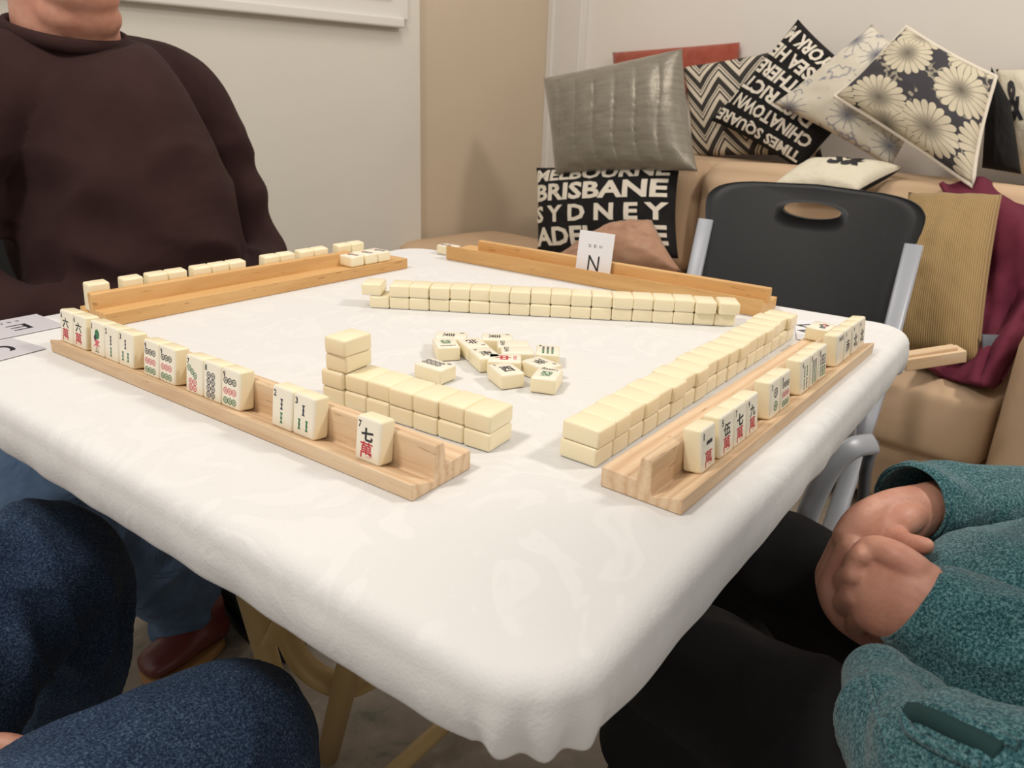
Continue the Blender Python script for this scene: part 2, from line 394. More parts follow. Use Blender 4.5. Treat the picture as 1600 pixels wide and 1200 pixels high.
def rp(o, x, y, z=0): return o.location + Vector((math.cos(o.rotation_euler.z), math.sin(o.rotation_euler.z), 0)) * x + Vector((-math.sin(o.rotation_euler.z), math.cos(o.rotation_euler.z), 0)) * y + Vector((0, 0, z))
def rx(o, px, py, z):  # place along a rack of a photo point lying at height z above the cloth
    w = at(px, py, TZ + z) - o.location; return w.x * math.cos(o.rotation_euler.z) + w.y * math.sin(o.rotation_euler.z)
rk1 = rack('tile_rack', at(81, 549), at(644, 784), 'wooden rack at the near left, its printed tiles facing the camera', cut0=.0)
rk2 = rack('tile_rack', at(1064, 806), at(1363, 552), 'wooden rack at the right table edge, running towards the black chair', cut1=.10)
rk3 = rack('tile_rack', at(697, 405), at(1188, 496), 'wooden rack in front of the black chair, holding no tiles but the N card', lip=.0245, crease=.014, ridge=.036, back=.0165, cut0=.05, m='pine')
rk4 = rack('tile_rack', at(168, 512), at(637, 419), 'wooden rack in front of the person in the dark maroon sweatshirt, seen from behind', m='pine')
# the far rack faces its own player: turn it round
L4 = (at(168, 512) - at(637, 419)).length
bpy.data.objects.remove(rk4)
dd = (at(168, 512) - at(637, 419)).normalized(); off = Vector((dd.y, -dd.x, 0)) * RW
if off.y < 0: off = -off
rk4 = rack('tile_rack', at(637, 419) + off, at(168, 512) + off, 'wooden rack before the person in the maroon sweatshirt, tiles seen from behind', cut0=.093, m='pine')

# ------------------------------------------------------------------ tiles
TWd, TL, TT = .0262, .0360, .0163
def base_tile(bm):
    bmesh.ops.create_cube(bm, size=1)
    for v in bm.verts: v.co = Vector((v.co.x * TWd, v.co.y * TT, (v.co.z + .5) * TL))
    bmesh.ops.bevel(bm, geom=list(bm.edges), offset=.0026, segments=4, profile=.5, affect='EDGES')
    for f in bm.faces:
        f.smooth = True; c = f.calc_center_median(); f.material_index = 1 if c.y < -TT / 2 + .0012 else 0
TM = ['ivory', 'ivory_face', 'ink_black', 'ink_blue', 'ink_red', 'ink_pink', 'ink_green']
BK, BL, RD, PK, GR = 2, 3, 4, 5, 6
yF = -TT / 2 - .00008
def put(bm, V, Fs, x0, y0, w, h, mi):  # box in mm on the face, from lower left corner
    X = lambda u: -TWd / 2 + (x0 + u * w) * .001; Z = lambda v: (y0 + v * h) * .001
    add_flat(bm, V, Fs, lambda u, v: (X(u), yF, Z(v)), mi)
def gl(bm, txt, x0, y0, w, h, mi, bold=.01): V, Fs, a = glyphs(txt, bold); put(bm, V, Fs, x0, y0, w, h, mi)
def digit(bm, s): gl(bm, s, 3.0, 27.0, 3.1 if s != '1' else 1.6, 5.6, BK, .03)
def bamboo(bm, cx, cy, h, mi, w=2.3):
    pts = [(-1, 0), (1, 0), (1, .1), (.55, .16), (.55, .42), (1, .5), (.55, .58), (.55, .84), (1, .9), (1, 1), (-1, 1), (-1, .9), (-.55, .84), (-.55, .58), (-1, .5), (-.55, .42), (-.55, .16), (-1, .1)]
    put(bm, [(.5 + x / 2, y) for x, y in pts], [tuple(range(18))], cx - w / 2, cy - h / 2, w, h, mi)
    q = [(.40, .22), (.60, .22), (.60, .40), (.40, .40), (.40, .60), (.60, .60), (.60, .78), (.40, .78)]
    put(bm, [(x, y + 0) for x, y in q], [(0, 1, 2, 3), (4, 5, 6, 7)], cx - w / 2, cy - h / 2, w, h, 1) if w > 2 else None
def circ(bm, cx, cy, d, mi):
    for r0, r1 in ((.36, .5), (.0, .0)):
        if r1: put(bm, *disc(18, r0, r1, .5, .5), cx - d / 2, cy - d / 2, d, d, mi)
    for k in range(5):
        a = R(90 + 72 * k); V, Fs = disc(6, 0, .085, .5 + .2 * math.cos(a), .5 + .2 * math.sin(a)); put(bm, V, Fs, cx - d / 2, cy - d / 2, d, d, mi)
    put(bm, *disc(8, 0, .10, .5, .5), cx - d / 2, cy - d / 2, d, d, mi)
WN = {'1': '一', '5': '伍', '6': '六', '7': '七', '9': '九'}
def design(bm, k):
    if k == 'blank': return
    s, n = k.split(':')
    if s == 'wan':
        digit(bm, n)
        if n == '1': gl(bm, '一', 8.5, 21.6, 10.5, 3.2, BK, .03)
        else: gl(bm, WN[n], 6.4, 17.2, 12.6, 10.8, BK, .045 if n == '7' else .028)
        gl(bm, '萬', 5.8, 3.4, 13, 13.4, RD, .016)
    elif s == 'cir':
        digit(bm, n); n = int(n)
        if n == 9:
            for r_, c_ in ((25.2, BK), (16.0, PK), (7.2, GR)):
                for q in (-1, 0, 1): circ(bm, 12.6 + q * 5.9, r_ - .6, 6.3, c_)
        if n == 8:
            for r_ in (24.2, 18.2, 12.2, 6.2):
                for q in (-1, 1): circ(bm, 11.9 + q * 3.2, r_ - .6, 6.3, BL)
        if n == 7:
            for q in (-1, 0, 1): circ(bm, 10.6 + q * 4.4, 21.0 - q * 3.0, 6.0, GR)
            for r_ in (11.6, 5.8):
                for q in (-1, 1): circ(bm, 11.4 + q * 3.1, r_, 6.2, PK)
        if n == 2: circ(bm, 13.6, 23, 9.6, BL); circ(bm, 13.6, 10.4, 9.6, GR)
    elif s == 'bam':
        digit(bm, n); n = int(n)
        if n == 2: bamboo(bm, 13.2, 21.6, 9.5, BL, 3.2); bamboo(bm, 13.2, 9.8, 9.5, GR, 3.2)
        if n == 3: bamboo(bm, 13.2, 23, 9.2, BL, 3.2); bamboo(bm, 8.6, 10.6, 9.2, GR, 3.2); bamboo(bm, 17.6, 10.6, 9.2, GR, 3.2)
        if n == 4:
            for x in (9.6, 17): bamboo(bm, x, 22, 10.5, GR if x > 12 else BL, 3); bamboo(bm, x, 9.6, 10.5, BL if x > 12 else GR, 3)
        if n in (6, 9):
            rows = ((24, 7.6), (15.6, 7.6), (7.2, 7.6)) if n == 9 else ((21, 10), (9.6, 10))
            for i, (y, h) in enumerate(rows):
                for x in (8.2, 13.2, 18.2): bamboo(bm, x, y, h, (BL if i == 0 else GR), 3.3)
        if n == 8:
            for y, c_ in ((21.5, BL), (9.5, GR)):
                for x, sl in ((7, 0), (11, 1.6), (15.4, -1.6), (19.4, 0)): bamboo(bm, x + sl * .3, y, 10.2, c_, 3)
        if n == 1:  # a small standing bird
            put(bm, *disc(16, 0, .5, .5, .5), 9.4, 17.5, 8.6, 10.5, GR); put(bm, *disc(12, 0, .5, .5, .5), 7.6, 15.8, 5, 6, BL)
            put(bm, [(0, .1), (.35, .55), (.1, .8), (.5, .95), (.9, .8), (.65, .5), (1, .2), (.6, .3), (.5, 0), (.4, .3)], [tuple(range(10))], 6, 8, 14, 9.5, PK)
            for x in (11, 14.5): put(bm, [(0, 0), (1, 0), (1, 1), (0, 1)], [(0, 1, 2, 3)], x, 4.2, .7, 5, BK); put(bm, [(0, 0), (1, 0), (1, 1), (0, 1)], [(0, 1, 2, 3)], x - 1.2, 3.9, 3, .7, BK)
    elif s == 'grn': gl(bm, '發', 6.5, 13, 13, 13, GR, .008); gl(bm, 'GREEN', 4.6, 4.5, 17, 3.4, BK, .03)
    elif s == 'grn2': gl(bm, '發', 6.5, 8, 13, 15, GR, .008); gl(bm, 'GREEN', 4.6, 27.5, 17, 3.4, BK, .03)
    elif s == 'red': gl(bm, '中', 6.5, 8, 13, 17, RD, .03); gl(bm, 'RED', 7, 27.5, 12, 3.4, PK, .03)
    elif s == 'wht': gl(bm, 'WHITE', 4.6, 27, 17, 5, BK, .02)
    elif s == 'wind': gl(bm, n[0], 4, 27.6, 3.6, 4.6, BK, .012); gl(bm, {'N': '北', 'S': '南', 'W': '西', 'E': '東'}[n[0]], 7, 8, 13, 15, BK, .008 if n[0] in 'ES' else .03)
    elif s == 'flw':
        for q in range(5): put(bm, *disc(12, 0, .5, .5, .5), 8 + 3.4 * math.cos(q * 1.25), 10 + 5 * math.sin(q * 1.25) + 5, 5, 5, (BL, GR, PK, BL, RD)[q])
        gl(bm, '春', 5, 24, 8, 8, BL, .01)
_tm = {}
def tile(k, loc, rot, label, group):
    if k not in _tm:
        bm = bmesh.new(); base_tile(bm); design(bm, k); bm.normal_update()
        me = bpy.data.meshes.new('tile_' + k.replace(':', '_')); bm.to_mesh(me); bm.free()
        for q in TM: me.materials.append(M[q])
        _tm[k] = me
    o = bpy.data.objects.new('mahjong_tile', _tm[k]); COL.objects.link(o)
    o.matrix_world = Matrix.Translation(loc) @ rot
    return tag(o, label, 'tile', group)
RZ = lambda a: Matrix.Rotation(a, 4, 'Z')
LEAN = Matrix.Rotation(R(-7), 4, 'X')   # top tips back onto the ridge
def stand(rk, x, k, label, group, y=.0165, z=.0096, lean=7.0, jit=0):
    loc = rp(rk, x, y, z); tile(k, loc, RZ(rk.rotation_euler.z + jit) @ Matrix.Rotation(R(-lean), 4, 'X'), label, group)
SP = .0266
def standing(rk, refx, kinds, names, group, n_from_right=True, z=.0096):
    """refx: x of the group's right hand bottom edge"""
    n = len(kinds)
    for i, (k, nm) in enumerate(zip(kinds, names)):
        x = refx - TWd / 2 - (n - 1 - i) * SP
        stand(rk, x, k, nm, group, jit=R(random.uniform(-1, 1)), z=z)
G1 = 'tiles standing on the near left rack'
zt = .0100
def r1(px, py): return rx(rk1, px, py, zt)
standing(rk1, r1(133.5, 550), ['wan:6', 'wan:6'], ['leftmost tile with a 6 and a red character on the near left rack', 'second tile with a 6 and a red character, beside the bird tile'], G1)
standing(rk1, r1(205, 580), ['bam:1', 'bam:2', 'bam:3'], ['cream tile showing a small green and red bird under a 1', 'cream tile with 2 and two bamboo sticks, standing next to the bird tile', 'cream tile with 3 and three bamboo sticks, next but one to the bird tile'], G1)
standing(rk1, r1(271, 606), ['cir:9', 'cir:9'], ['cream tile with nine small circles, left one of the touching pair of nines', 'cream tile with nine small circles, right one of the touching pair of nines'], G1)
standing(rk1, r1(372.5, 646), ['cir:7', 'cir:8', 'cir:9'], ['cream tile with 7, three green circles above four pink ones', 'cream tile with 8 and eight blue black circles', 'cream tile with nine circles, standing right of the tile with eight circles'], G1)
standing(rk1, r1(488.6, 692), ['bam:2', 'bam:3'], ['cream tile with 2 and two bamboo sticks, third from the camera end', 'cream tile with 3 and three bamboo sticks, second from the camera end'], G1)
standing(rk1, r1(596, 730), ['wan:7'], ['cream tile with 7, black and red characters, alone at the near rack end'], G1)
G2 = 'tiles standing on the right rack'
def r2(px, py, n): return rx(rk2, px, py, zt) + TWd + (n - 1) * SP
standing(rk2, r2(1083, 739.5, 1), ['wan:1'], ['cream tile with 1 and a red character, standing alone nearest on the right rack'], G2)
standing(rk2, r2(1118, 718, 3), ['wan:5', 'wan:7', 'wan:9'], ['cream tile with 5 and a red character on the right rack', 'cream tile with 7 and a red character on the right rack', 'cream tile with 9 and a red character on the right rack'], G2)
standing(rk2, r2(1200, 658, 2), ['cir:2', 'cir:9'], ['cream tile with 2 and two large circles on the right rack', 'cream tile with nine small circles on the right rack'], G2)
standing(rk2, r2(1250, 620, 3), ['bam:4', 'bam:9', 'bam:8'], ['right rack tile with two columns of bamboo sticks, beside the dense bamboo grid', 'cream tile with a dense grid of bamboo sticks on the right rack', 'cream tile with crossed bamboo sticks on the right rack, behind the dense bamboo grid'], G2)
standing(rk2, r2(1305, 575, 2), ['wht:1', 'wind:S'], ['nearly blank standing tile with small lettering at its top, right rack', 'right rack tile with a small dark sign, beside the nearly blank one'], G2)
standing(rk2, r2(1328, 556, 2), ['wind:N', 'wind:N'], ['right rack tile with a black character, last but one towards the black chair', 'furthest standing tile on the right rack, with a black character'], G2)
# a tile lying face up on the back shelf of the right rack
xx = rx(rk2, 1291, 517, .033); tile('flw:1', rp(rk2, xx + TL / 2 + .004, .053, .0165 + TT / 2), RZ(rk2.rotation_euler.z + R(90)) @ Matrix.Rotation(R(-90), 4, 'X') @ Matrix.Translation((0, 0, -TL / 2)), 'tile lying face up on the right rack beside the white card', 'flower tiles lying on racks')
# far rack: seen from behind
G4 = 'tiles on the rack before the person in maroon'
grp = [((177.5, 441), 1, 'alone at the left end'), ((234, 434), 1, 'second from the left end'), ((309, 425), 2, 'of the leftmost pair'), ((404, 411), 3, 'of the three together'),
       ((478, 398), 2, 'of the pair after the three'), ((531, 390), 2, 'of the second pair after the three'), ((587, 381), 2, 'of the pair behind the flat tiles')]
hid = ['bam:5'.replace('5', '6'), 'cir:8', 'wan:5', 'cir:2', 'bam:4', 'wan:7']; c_ = 0
for (p, n, where) in grp:
    x0 = rx(rk4, p[0], p[1], zt + .0355)      # image right = lower x on this rack
    for i in range(n):
        nm = {1: '', 2: ('left tile ', 'right tile ')[1 - i] if n == 2 else '', 3: ('right tile ', 'middle tile ', 'left tile ')[i] if n == 3 else ''}[n]
        x = x0 + TWd / 2 + i * SP
        stand(rk4, x, 'blank', ('upright tile, plain back, far left rack, ' + nm + where), G4, jit=R(random.uniform(-1, 1)))
        c_ += 1
for i, (px, py, w_) in enumerate(((585, 405, 'left'), (610, 402, 'middle'), (632, 399, 'right'))):
    x0 = rx(rk4, px, py, .03); tile('flw:1', rp(rk4, x0 + TWd / 2 + .0005, .046, .0165 + TT / 2), RZ(rk4.rotation_euler.z) @ Matrix.Rotation(R(-90), 4, 'X') @ Matrix.Translation((0, 0, -TL / 2)),
         w_ + ' one of three flat patterned tiles at the far left rack end', 'flower tiles lying on racks')
# walls of face-down tiles
FLAT = Matrix.Rotation(R(90), 4, 'X') @ Matrix.Translation((0, 0, -TL / 2))   # print downwards
ORD = ['first', 'second', 'third', 'fourth', 'fifth', 'sixth', 'seventh', 'eighth', 'ninth', 'tenth', 'eleventh', 'twelfth', 'thirteenth', 'fourteenth', 'fifteenth', 'sixteenth', 'seventeenth', 'eighteenth']
def twall(A, B, n, where, frm, group, depth_sign, prog, wob=None):
    d = (B - A).normalized(); p = Vector((-d.y, d.x, 0)) * depth_sign; a = math.atan2(d.y, d.x); L = (B - A).length; s = L / n
    for i in range(n):
        for l in (0, 1):
            j = (random.uniform(-.001, .001), random.uniform(-.0022, .0022) if l else random.uniform(-.0006, .0006))
            e = wob(i, l) if wob else (0, 0)
            c = A + d * ((i + .5) * s + e[0] + j[0] * .3) + p * (TL / 2 + j[1] + e[1]); c.z = TZ + TT / 2 + l * (TT + .0002)
            o = tile('blank', c, RZ(a + R(random.uniform(-.8, .8))) @ FLAT, '%s tile from the %s, %s layer of %s' % (ORD[i], frm, ('bottom', 'top')[l], where), group)
            o.scale = (min(1.05, (s - .0002) / TWd), 1, 1)
twall(at(577.2, 481), at(1148, 511), 18, 'the long back tile wall', 'left', 'face-down tiles of the back wall', 1, 0,
      lambda i, l: (-.011 * l if i == 0 else (.003 * l if i == 17 else 0), (-.005 if (l and i >= 16) else 0)))
rw = (at(930.4, 732.4), at(1239, 529))
twall(rw[0], rw[1], 18, 'the tile wall beside the right rack', 'camera end', 'face-down tiles of the right wall', 1, 0, lambda i, l: (0, (.0010 * math.sin(i * .9)) * l))
q0 = at(764.6, 708.3); dN = (at(607.5, 658.8) - q0).normalized(); sN = .0272
A7 = q0.copy(); 
twall(A7, A7 + dN * sN * 7, 7, 'the short tile wall', 'camera end', 'face-down tiles of the short wall', -1, 0)
aN = math.atan2(dN.y, dN.x); pN = Vector((dN.y, -dN.x, 0))
for l, (ox, oy, nm) in enumerate(((.004, .001, 'lower'), (.006, -.001, 'upper'))):
    c = A7 + dN * (sN * 6.5 - ox) + pN * (TL / 2 + oy); c.z = TZ + TT / 2 + (2 + l) * (TT + .0002)
    tile('blank', c, RZ(aN + R(1.5 - l * 3)) @ FLAT, nm + ' tile of the two extra ones stacked on the short wall', 'tiles stacked on the short wall')
# discards
def lay(k, a, b_, z, mode, up, label):
    """a,b_: photo ends of one edge at height z; mode s/l = short/long edge; up = how the print is turned"""
    A, B = at(*a, z), at(*b_, z); d = (B - A).normalized(); p = Vector((-d.y, d.x, 0))
    w, h = (TWd, TL) if mode == 's' else (TL, TWd)
    c = A + d * w / 2 + p * h / 2; c.z = TZ + TT / 2
    ang = math.atan2(d.y, d.x) + (0 if mode == 's' else R(90)) + R(180) * up
    tile(k, c, RZ(ang) @ Matrix.Rotation(R(-90), 4, 'X') @ Matrix.Translation((0, 0, -TL / 2)), label, 'face-up tiles in the table middle')
zT = TZ + TT
D_ = [('cir:8', (646.3, 590.6), (687.5, 603.4), TZ, 'l', 1, 'tile with dark circles lying by itself between the short wall and the pile'),
      ('wind:E', (731, 519.0), (684, 517), zT, 'l', 0, 'tile with a dark brownish character at the far left of the pile'),
      ('grn:1', (682.9, 565.5), (720.8, 563.6), TZ, 's', 0, 'tile with a green character at the left of the pile, facing the camera'),
      ('wind:N', (714, 529), (731, 543.5), zT, 'l', 1, 'tile with a bold black character beside the left green character tile'),
      ('wind:S', (731.5, 544.5), (750, 561), zT, 'l', 0, 'tile with a dark character just left of the red character tile'),
      ('wind:E', (801, 521), (755, 519.5), zT, 'l', 0, 'furthest tile of the pile, dark character, behind the two nearly blank tiles'),
      ('wht:1', (777, 541.5), (825, 542.5), zT, 'l', 0, 'farther of the two nearly blank tiles with small dark lettering in the pile'),
      ('wht:1', (783, 551.5), (835, 552.5), zT, 'l', 0, 'nearer of the two nearly blank tiles with small dark lettering in the pile'),
      ('bam:9', (836.5, 553), (874, 555), zT, 's', 0, 'tile with three columns of green bamboo sticks at the right of the pile'),
      ('red:1', (761, 564), (815, 566), zT, 'l', 1, 'tile with a red character in the middle of the pile'),
      ('wind:W', (784, 586.5), (826, 581), zT, 's', 0, 'front tile of the pile with a small black character'),
      ('wind:S', (851, 577), (887, 567), zT, 's', 1, 'tile with a black character behind the green character tile at the right'),
      ('grn2:1', (828, 589), (866, 594), zT, 's', 0, 'tile with a green character at the near right of the pile')]
for q in D_: lay(*q)

# ------------------------------------------------------------------ cards
def card(c, ex, ey, w, h, marks, m, label, th=.0012, rim='card_edge'):
    """c = centre, ex/ey unit axes; marks: (text,u0,v0,u1,v1)"""
    ez = ex.cross(ey); rt = Matrix((ex, ey, ez)).transposed().to_4x4(); b = bmesh.new()
    add_box(b, (-w / 2, -h / 2, -th / 2), (w / 2, h / 2, th / 2), .0004, 1)
    for f in b.faces: f.material_index = 0
    for s_, u0, v0, u1, v1, mi, *rot in marks:
        V, Fs, a = glyphs(s_, .0)
        if rot: V = [(1 - y, x) for x, y in V]
        add_flat(b, V, Fs, lambda u, v: ((u0 + (u1 - u0) * u - .5) * w, (v0 + (v1 - v0) * v - .5) * h, th / 2 + .0001), mi)
    o = from_bm('wind_card', b, [M[m], M['ink_black'], M['ink_blue']], smooth=False); o.matrix_world = Matrix.Translation(c) @ rt
    for f in o.data.polygons:
        pass
    return tag(o, label, 'card', 'wind cards')
def quadcard(p00, p10, p01, h, marks, m, label):
    ex = (p10 - p00).normalized(); w = (p10 - p00).length; ey = (p01 - p00); ey = (ey - ex * ey.dot(ex)).normalized()
    return card(p00 + ex * w / 2 + ey * h / 2 + Vector((0, 0, .0009)), ex, ey, w, h, marks, m, label)
ce = at(103, 510); cu = at(57.5, 492); cl_ = at(0, 530)
# E card: bottom edge of the print along the right hand side
quadcard(ce, cu, cl_, .10, [('E', .24, .28, .56, .49, 1, 1), ('東', .74, .27, .82, .32, 2, 1), ('南', .74, .36, .82, .41, 2, 1), ('西', .74, .45, .82, .50, 2, 1)], 'card_grey', 'grey laminated card with a large E at the left table edge')
cs = at(72.5, 545.4); cu2 = at(19, 529.6); cl2 = at(0, 562)
quadcard(cs, cu2, cl2, .10, [('S', .30, .18, .70, .56, 1), ('南', .44, .66, .56, .74, 2)], 'card_grey', 'grey laminated card with a large curved letter, below the E card')
cn = rp(rk3, rx(rk3, 905, 430, .02), .0165, .0155); exn = Vector((math.cos(rk3.rotation_euler.z), math.sin(rk3.rotation_euler.z), 0)); 
eyn = (Vector((0, 0, 1)) + Vector((-exn.y, exn.x, 0)) * .12).normalized()
card(cn + eyn * .031, exn, eyn, .062, .068, [('N', .34, .10, .66, .46, 1), ('S', .30, .64, .38, .71, 2), ('E', .46, .64, .54, .71, 2), ('W', .60, .64, .70, .71, 2)], 'card', 'white card with a large N propped up in the rack before the black chair')
cw = [at(1240, 500), at(1245, 531), at(1310, 515)]
exw = (cw[1] - cw[0]).normalized(); 
quadcard(cw[0], cw[1], at(1320, 508), .060, [('W', .15, .02, .75, .42, 1), ('北', .44, .70, .56, .80, 2)], 'card', 'white card with dark strokes lying between the right tile wall and the rack')
# tiny spare tile by the far rack end
c = at(696, 399); c.z = TZ + TT / 2; tile('flw:1', c + Vector((.012, .006, 0)), RZ(rk3.rotation_euler.z + R(90)) @ Matrix.Rotation(R(-90), 4, 'X') @ Matrix.Translation((0, 0, -TL / 2)), 'patterned tile half hidden behind the left end of the N card rack', 'stray tiles')
# ------------------------------------------------------------------ sofa
SXF, SXB = 1.93, XR - .05; SYR, SYL = .42, YL - .02; SZ = .40
sofa = tag(empty('sofa', (2.3, 1.5, 0)), 'long tan upholstered sofa along the wall behind the table', 'sofa')
def sb(name, lo, hi, bev, seg=4, m='sofa', puff=0):
    b = bmesh.new(); add_box(b, lo, hi, bev, seg)
    if puff: bmesh.ops.subdivide_edges(b, edges=b.edges, cuts=5, use_grid_fill=True)
    o = from_bm(name, b, M[m]); o.parent = sofa; o.matrix_parent_inverse = Matrix.Translation((-2.3, -1.5, 0)); return o
def cush_block(name, lo, hi, bulge, r=.03):
    b = bmesh.new(); n = 14; c = (Vector(lo) + Vector(hi)) / 2; h = (Vector(hi) - Vector(lo)) / 2
    bmesh.ops.create_cube(b, size=2); bmesh.ops.subdivide_edges(b, edges=b.edges, cuts=n, use_grid_fill=True)
    for v in b.verts:
        p = v.co.copy(); q = Vector((p.x * h.x, p.y * h.y, p.z * h.z))
        core = Vector([max(-(h[i] - r), min(h[i] - r, q[i])) for i in range(3)]); dd_ = q - core
        if dd_.length > 1e-6 and sum(abs(x) > 1e-6 for x in dd_) > 1: q = core + dd_.normalized() * min(dd_.length, r)
        bz = (1 - p.x ** 2) * (1 - p.y ** 2) if abs(p.z) > .99 else (1 - p.y ** 2) * (1 - p.z ** 2) * .8 if abs(p.x) > .99 else 0
        ax = 2 if abs(p.z) > .99 else 0
        q[ax] += math.copysign(bulge, p[ax]) * max(0, bz) ** .5 if bz > 0 else 0
        nz = noise.noise((c + q) * 4) * .006; q[ax] += nz
        v.co = c + q
    o = from_bm(name, b, M['sofa']); o.parent = sofa; o.matrix_parent_inverse = Matrix.Translation((-2.3, -1.5, 0)); return o
sb('base', (SXF + .03, SYR - .2, .04), (SXB, SYL, .21), .02)
yy = [SYR, SYR + (SYL - SYR) / 3, SYR + 2 * (SYL - SYR) / 3, SYL]
for i in range(3):
    cush_block('seat_cushion', (SXF, yy[i] + .003, .205), (2.50, yy[i + 1] - .003, SZ - .01), .02)
sb('backrest', (2.50, SYR - .2, .2), (SXB, 2.16, .800), .03)
yb = [SYR, 1.0, 1.58, 2.16]
for i in range(3): cush_block('back_cushion', (2.38, yb[i] + .004, .41), (2.54, yb[i + 1] - .004, .785), .035, .05)
cush_block('arm', (SXF - .05, SYR - .26, .05), (SXB, SYR - .01, .60), .03, .07)

# ------------------------------------------------------------------ scatter cushions
def cushion(name, mats, corners, p0, nrm, th, label, cat='cushion', pinch=.05, wr=1.0, seed=0, text=None, tmat=None, piping=None, N=30, group='scatter cushions on the sofa', corner_f=None, pw=.42, pleat=0):
    """corners bl,br,tr,tl as photo points on the plane the cushion leans in (p0,nrm)"""
    nrm = Vector(nrm).normalized(); fs_ = corner_f or (0, 0, 0, 0)
    C = [onplane(x, y, Vector(p0) + nrm * d_, nrm) for (x, y), d_ in zip(corners, fs_)]
    cen = sum(C, Vector()) / 4
    def pos(u, v, side, extra=0):   # u,v in 0..1
        a, b_ = 2 * u - 1, 2 * v - 1
        ua = .5 + a * (1 - pinch * (1 - b_ * b_) * a * a) / 2; va = .5 + b_ * (1 - pinch * (1 - a * a) * b_ * b_) / 2
        p = C[0] * (1 - ua) * (1 - va) + C[1] * ua * (1 - va) + C[2] * ua * va + C[3] * (1 - ua) * va
        prof_ = (max(0, 1 - a * a) * max(0, 1 - b_ * b_)) ** pw
        w = noise.noise(Vector((a * 2.2, b_ * 2.2, seed))) * .25 + noise.noise(Vector((a * 5, b_ * 5, seed + 4))) * .12
        rad = (a * a + b_ * b_); ang = math.atan2(b_, a)
        w += math.sin(ang * 13 + seed) * .05 * min(1, rad) * wr
        if pleat: w -= pleat * (1 - abs(math.sin(math.pi * (u + .03 * math.sin(v * 5 + 1)) * 7.0)) ** .35)
        return p + nrm * side * (th / 2 * prof_ * (1 + w * wr * .55) + extra)
    vs, fs, uv = [], [], []
    for side in (1, -1):
        for j in range(N + 1):
            for i in range(N + 1): vs.append(pos(i / N, j / N, side) - cen); uv.append((i / N, j / N))
    K = (N + 1) ** 2
    for s_ in (0, 1):
        for j in range(N):
            for i in range(N):
                a = s_ * K + j * (N + 1) + i; q = (a, a + 1, a + N + 2, a + N + 1); fs.append(q if not s_ else q[::-1])
    o = from_py(name, vs, fs, mats); ul = o.data.uv_layers.new(name='UV')
    for lp in o.data.loops: ul.data[lp.index].uv = uv[lp.vertex_index]
    if len(o.data.materials) > 1:
        for k, pl in enumerate(o.data.polygons): pl.material_index = 0 if k < N * N else 1
    bm = bmesh.new(); bm.from_mesh(o.data); bmesh.ops.remove_doubles(bm, verts=bm.verts, dist=.0003); bm.to_mesh(o.data); bm.free(); o.data.shade_smooth()
    o.location = cen; tag(o, label, cat, group)
    if text:
        bm = bmesh.new()
        for (s_, u0, v0, u1, v1, fl) in text:
            V, Fs, a = glyphs(s_, .035, 2)
            if not fl: add_flat(bm, V, Fs, lambda u, v: (u0 + (u1 - u0) * u, v0 + (v1 - v0) * v, 0))
            else: add_flat(bm, V, Fs, lambda u, v: (u0 + (u1 - u0) * v, v0 + (v1 - v0) * u, 0))
        bmesh.ops.triangulate(bm, faces=bm.faces)
        for _ in range(4):
            es = [e for e in bm.edges if e.calc_length() > .045]
            if es: bmesh.ops.subdivide_edges(bm, edges=es, cuts=1); bmesh.ops.triangulate(bm, faces=bm.faces)
        for v in bm.verts: v.co = pos(min(.995, max(.005, v.co.x)), min(.995, max(.005, v.co.y)), 1, .0022) - cen
        t_ = from_bm('printed_lettering', bm, tmat or M['print_white']); t_.parent = o
    if piping:
        bm = bmesh.new(); pts = []
        for e_ in range(4):
            for k in range(12):
                s_ = k / 12; u, v = ((s_, 0), (1, s_), (1 - s_, 1), (0, 1 - s_))[e_]; pts.append(pos(u, v, 1) - cen)
        pts.append(pts[0]); add_tube(bm, pts, .006, 8, cap=False); t_ = from_bm('piping', bm, piping); t_.parent = o
    return o
M['print_white'] = mat('cream print', (.72, .66, .56), .8)
M['black_cloth'] = fabric('black cotton', (.008, .008, .009), (.014, .013, .013), 20, .9, 900, .3)
M['copper'] = fabric('copper satin', (.36, .19, .115), (.47, .28, .18), 10, .38, 300, .1, .5, sheen=.2, fscale=9)
t = NT(M['copper']); 
m = mat('silver satin', (.25, .22, .17), .34, .25, sheen=.3); t = NT(m); v = t.coord('UV')
w = t.n('TexWave', Scale=1.35, Distortion=1.0, Detail=2.0); w.bands_direction = 'X'; w.wave_profile = 'SAW'; t.l(v, w.inputs[0])
t.bump(t.noise(t.coord('UV', (9, 5, 1)), 2, 4), .35, .008)
t.color(t.ramp(t.noise(t.coord('UV', (2, 9, 1)), 3, 3), [(.3, (.17, .15, .112)), (.7, (.235, .21, .16))])); M['silver_satin'] = m
M['rust'] = fabric('rust velvet', (.28, .055, .03), (.36, .085, .05), 20, .8, 500, .4, .5, sheen=.3)
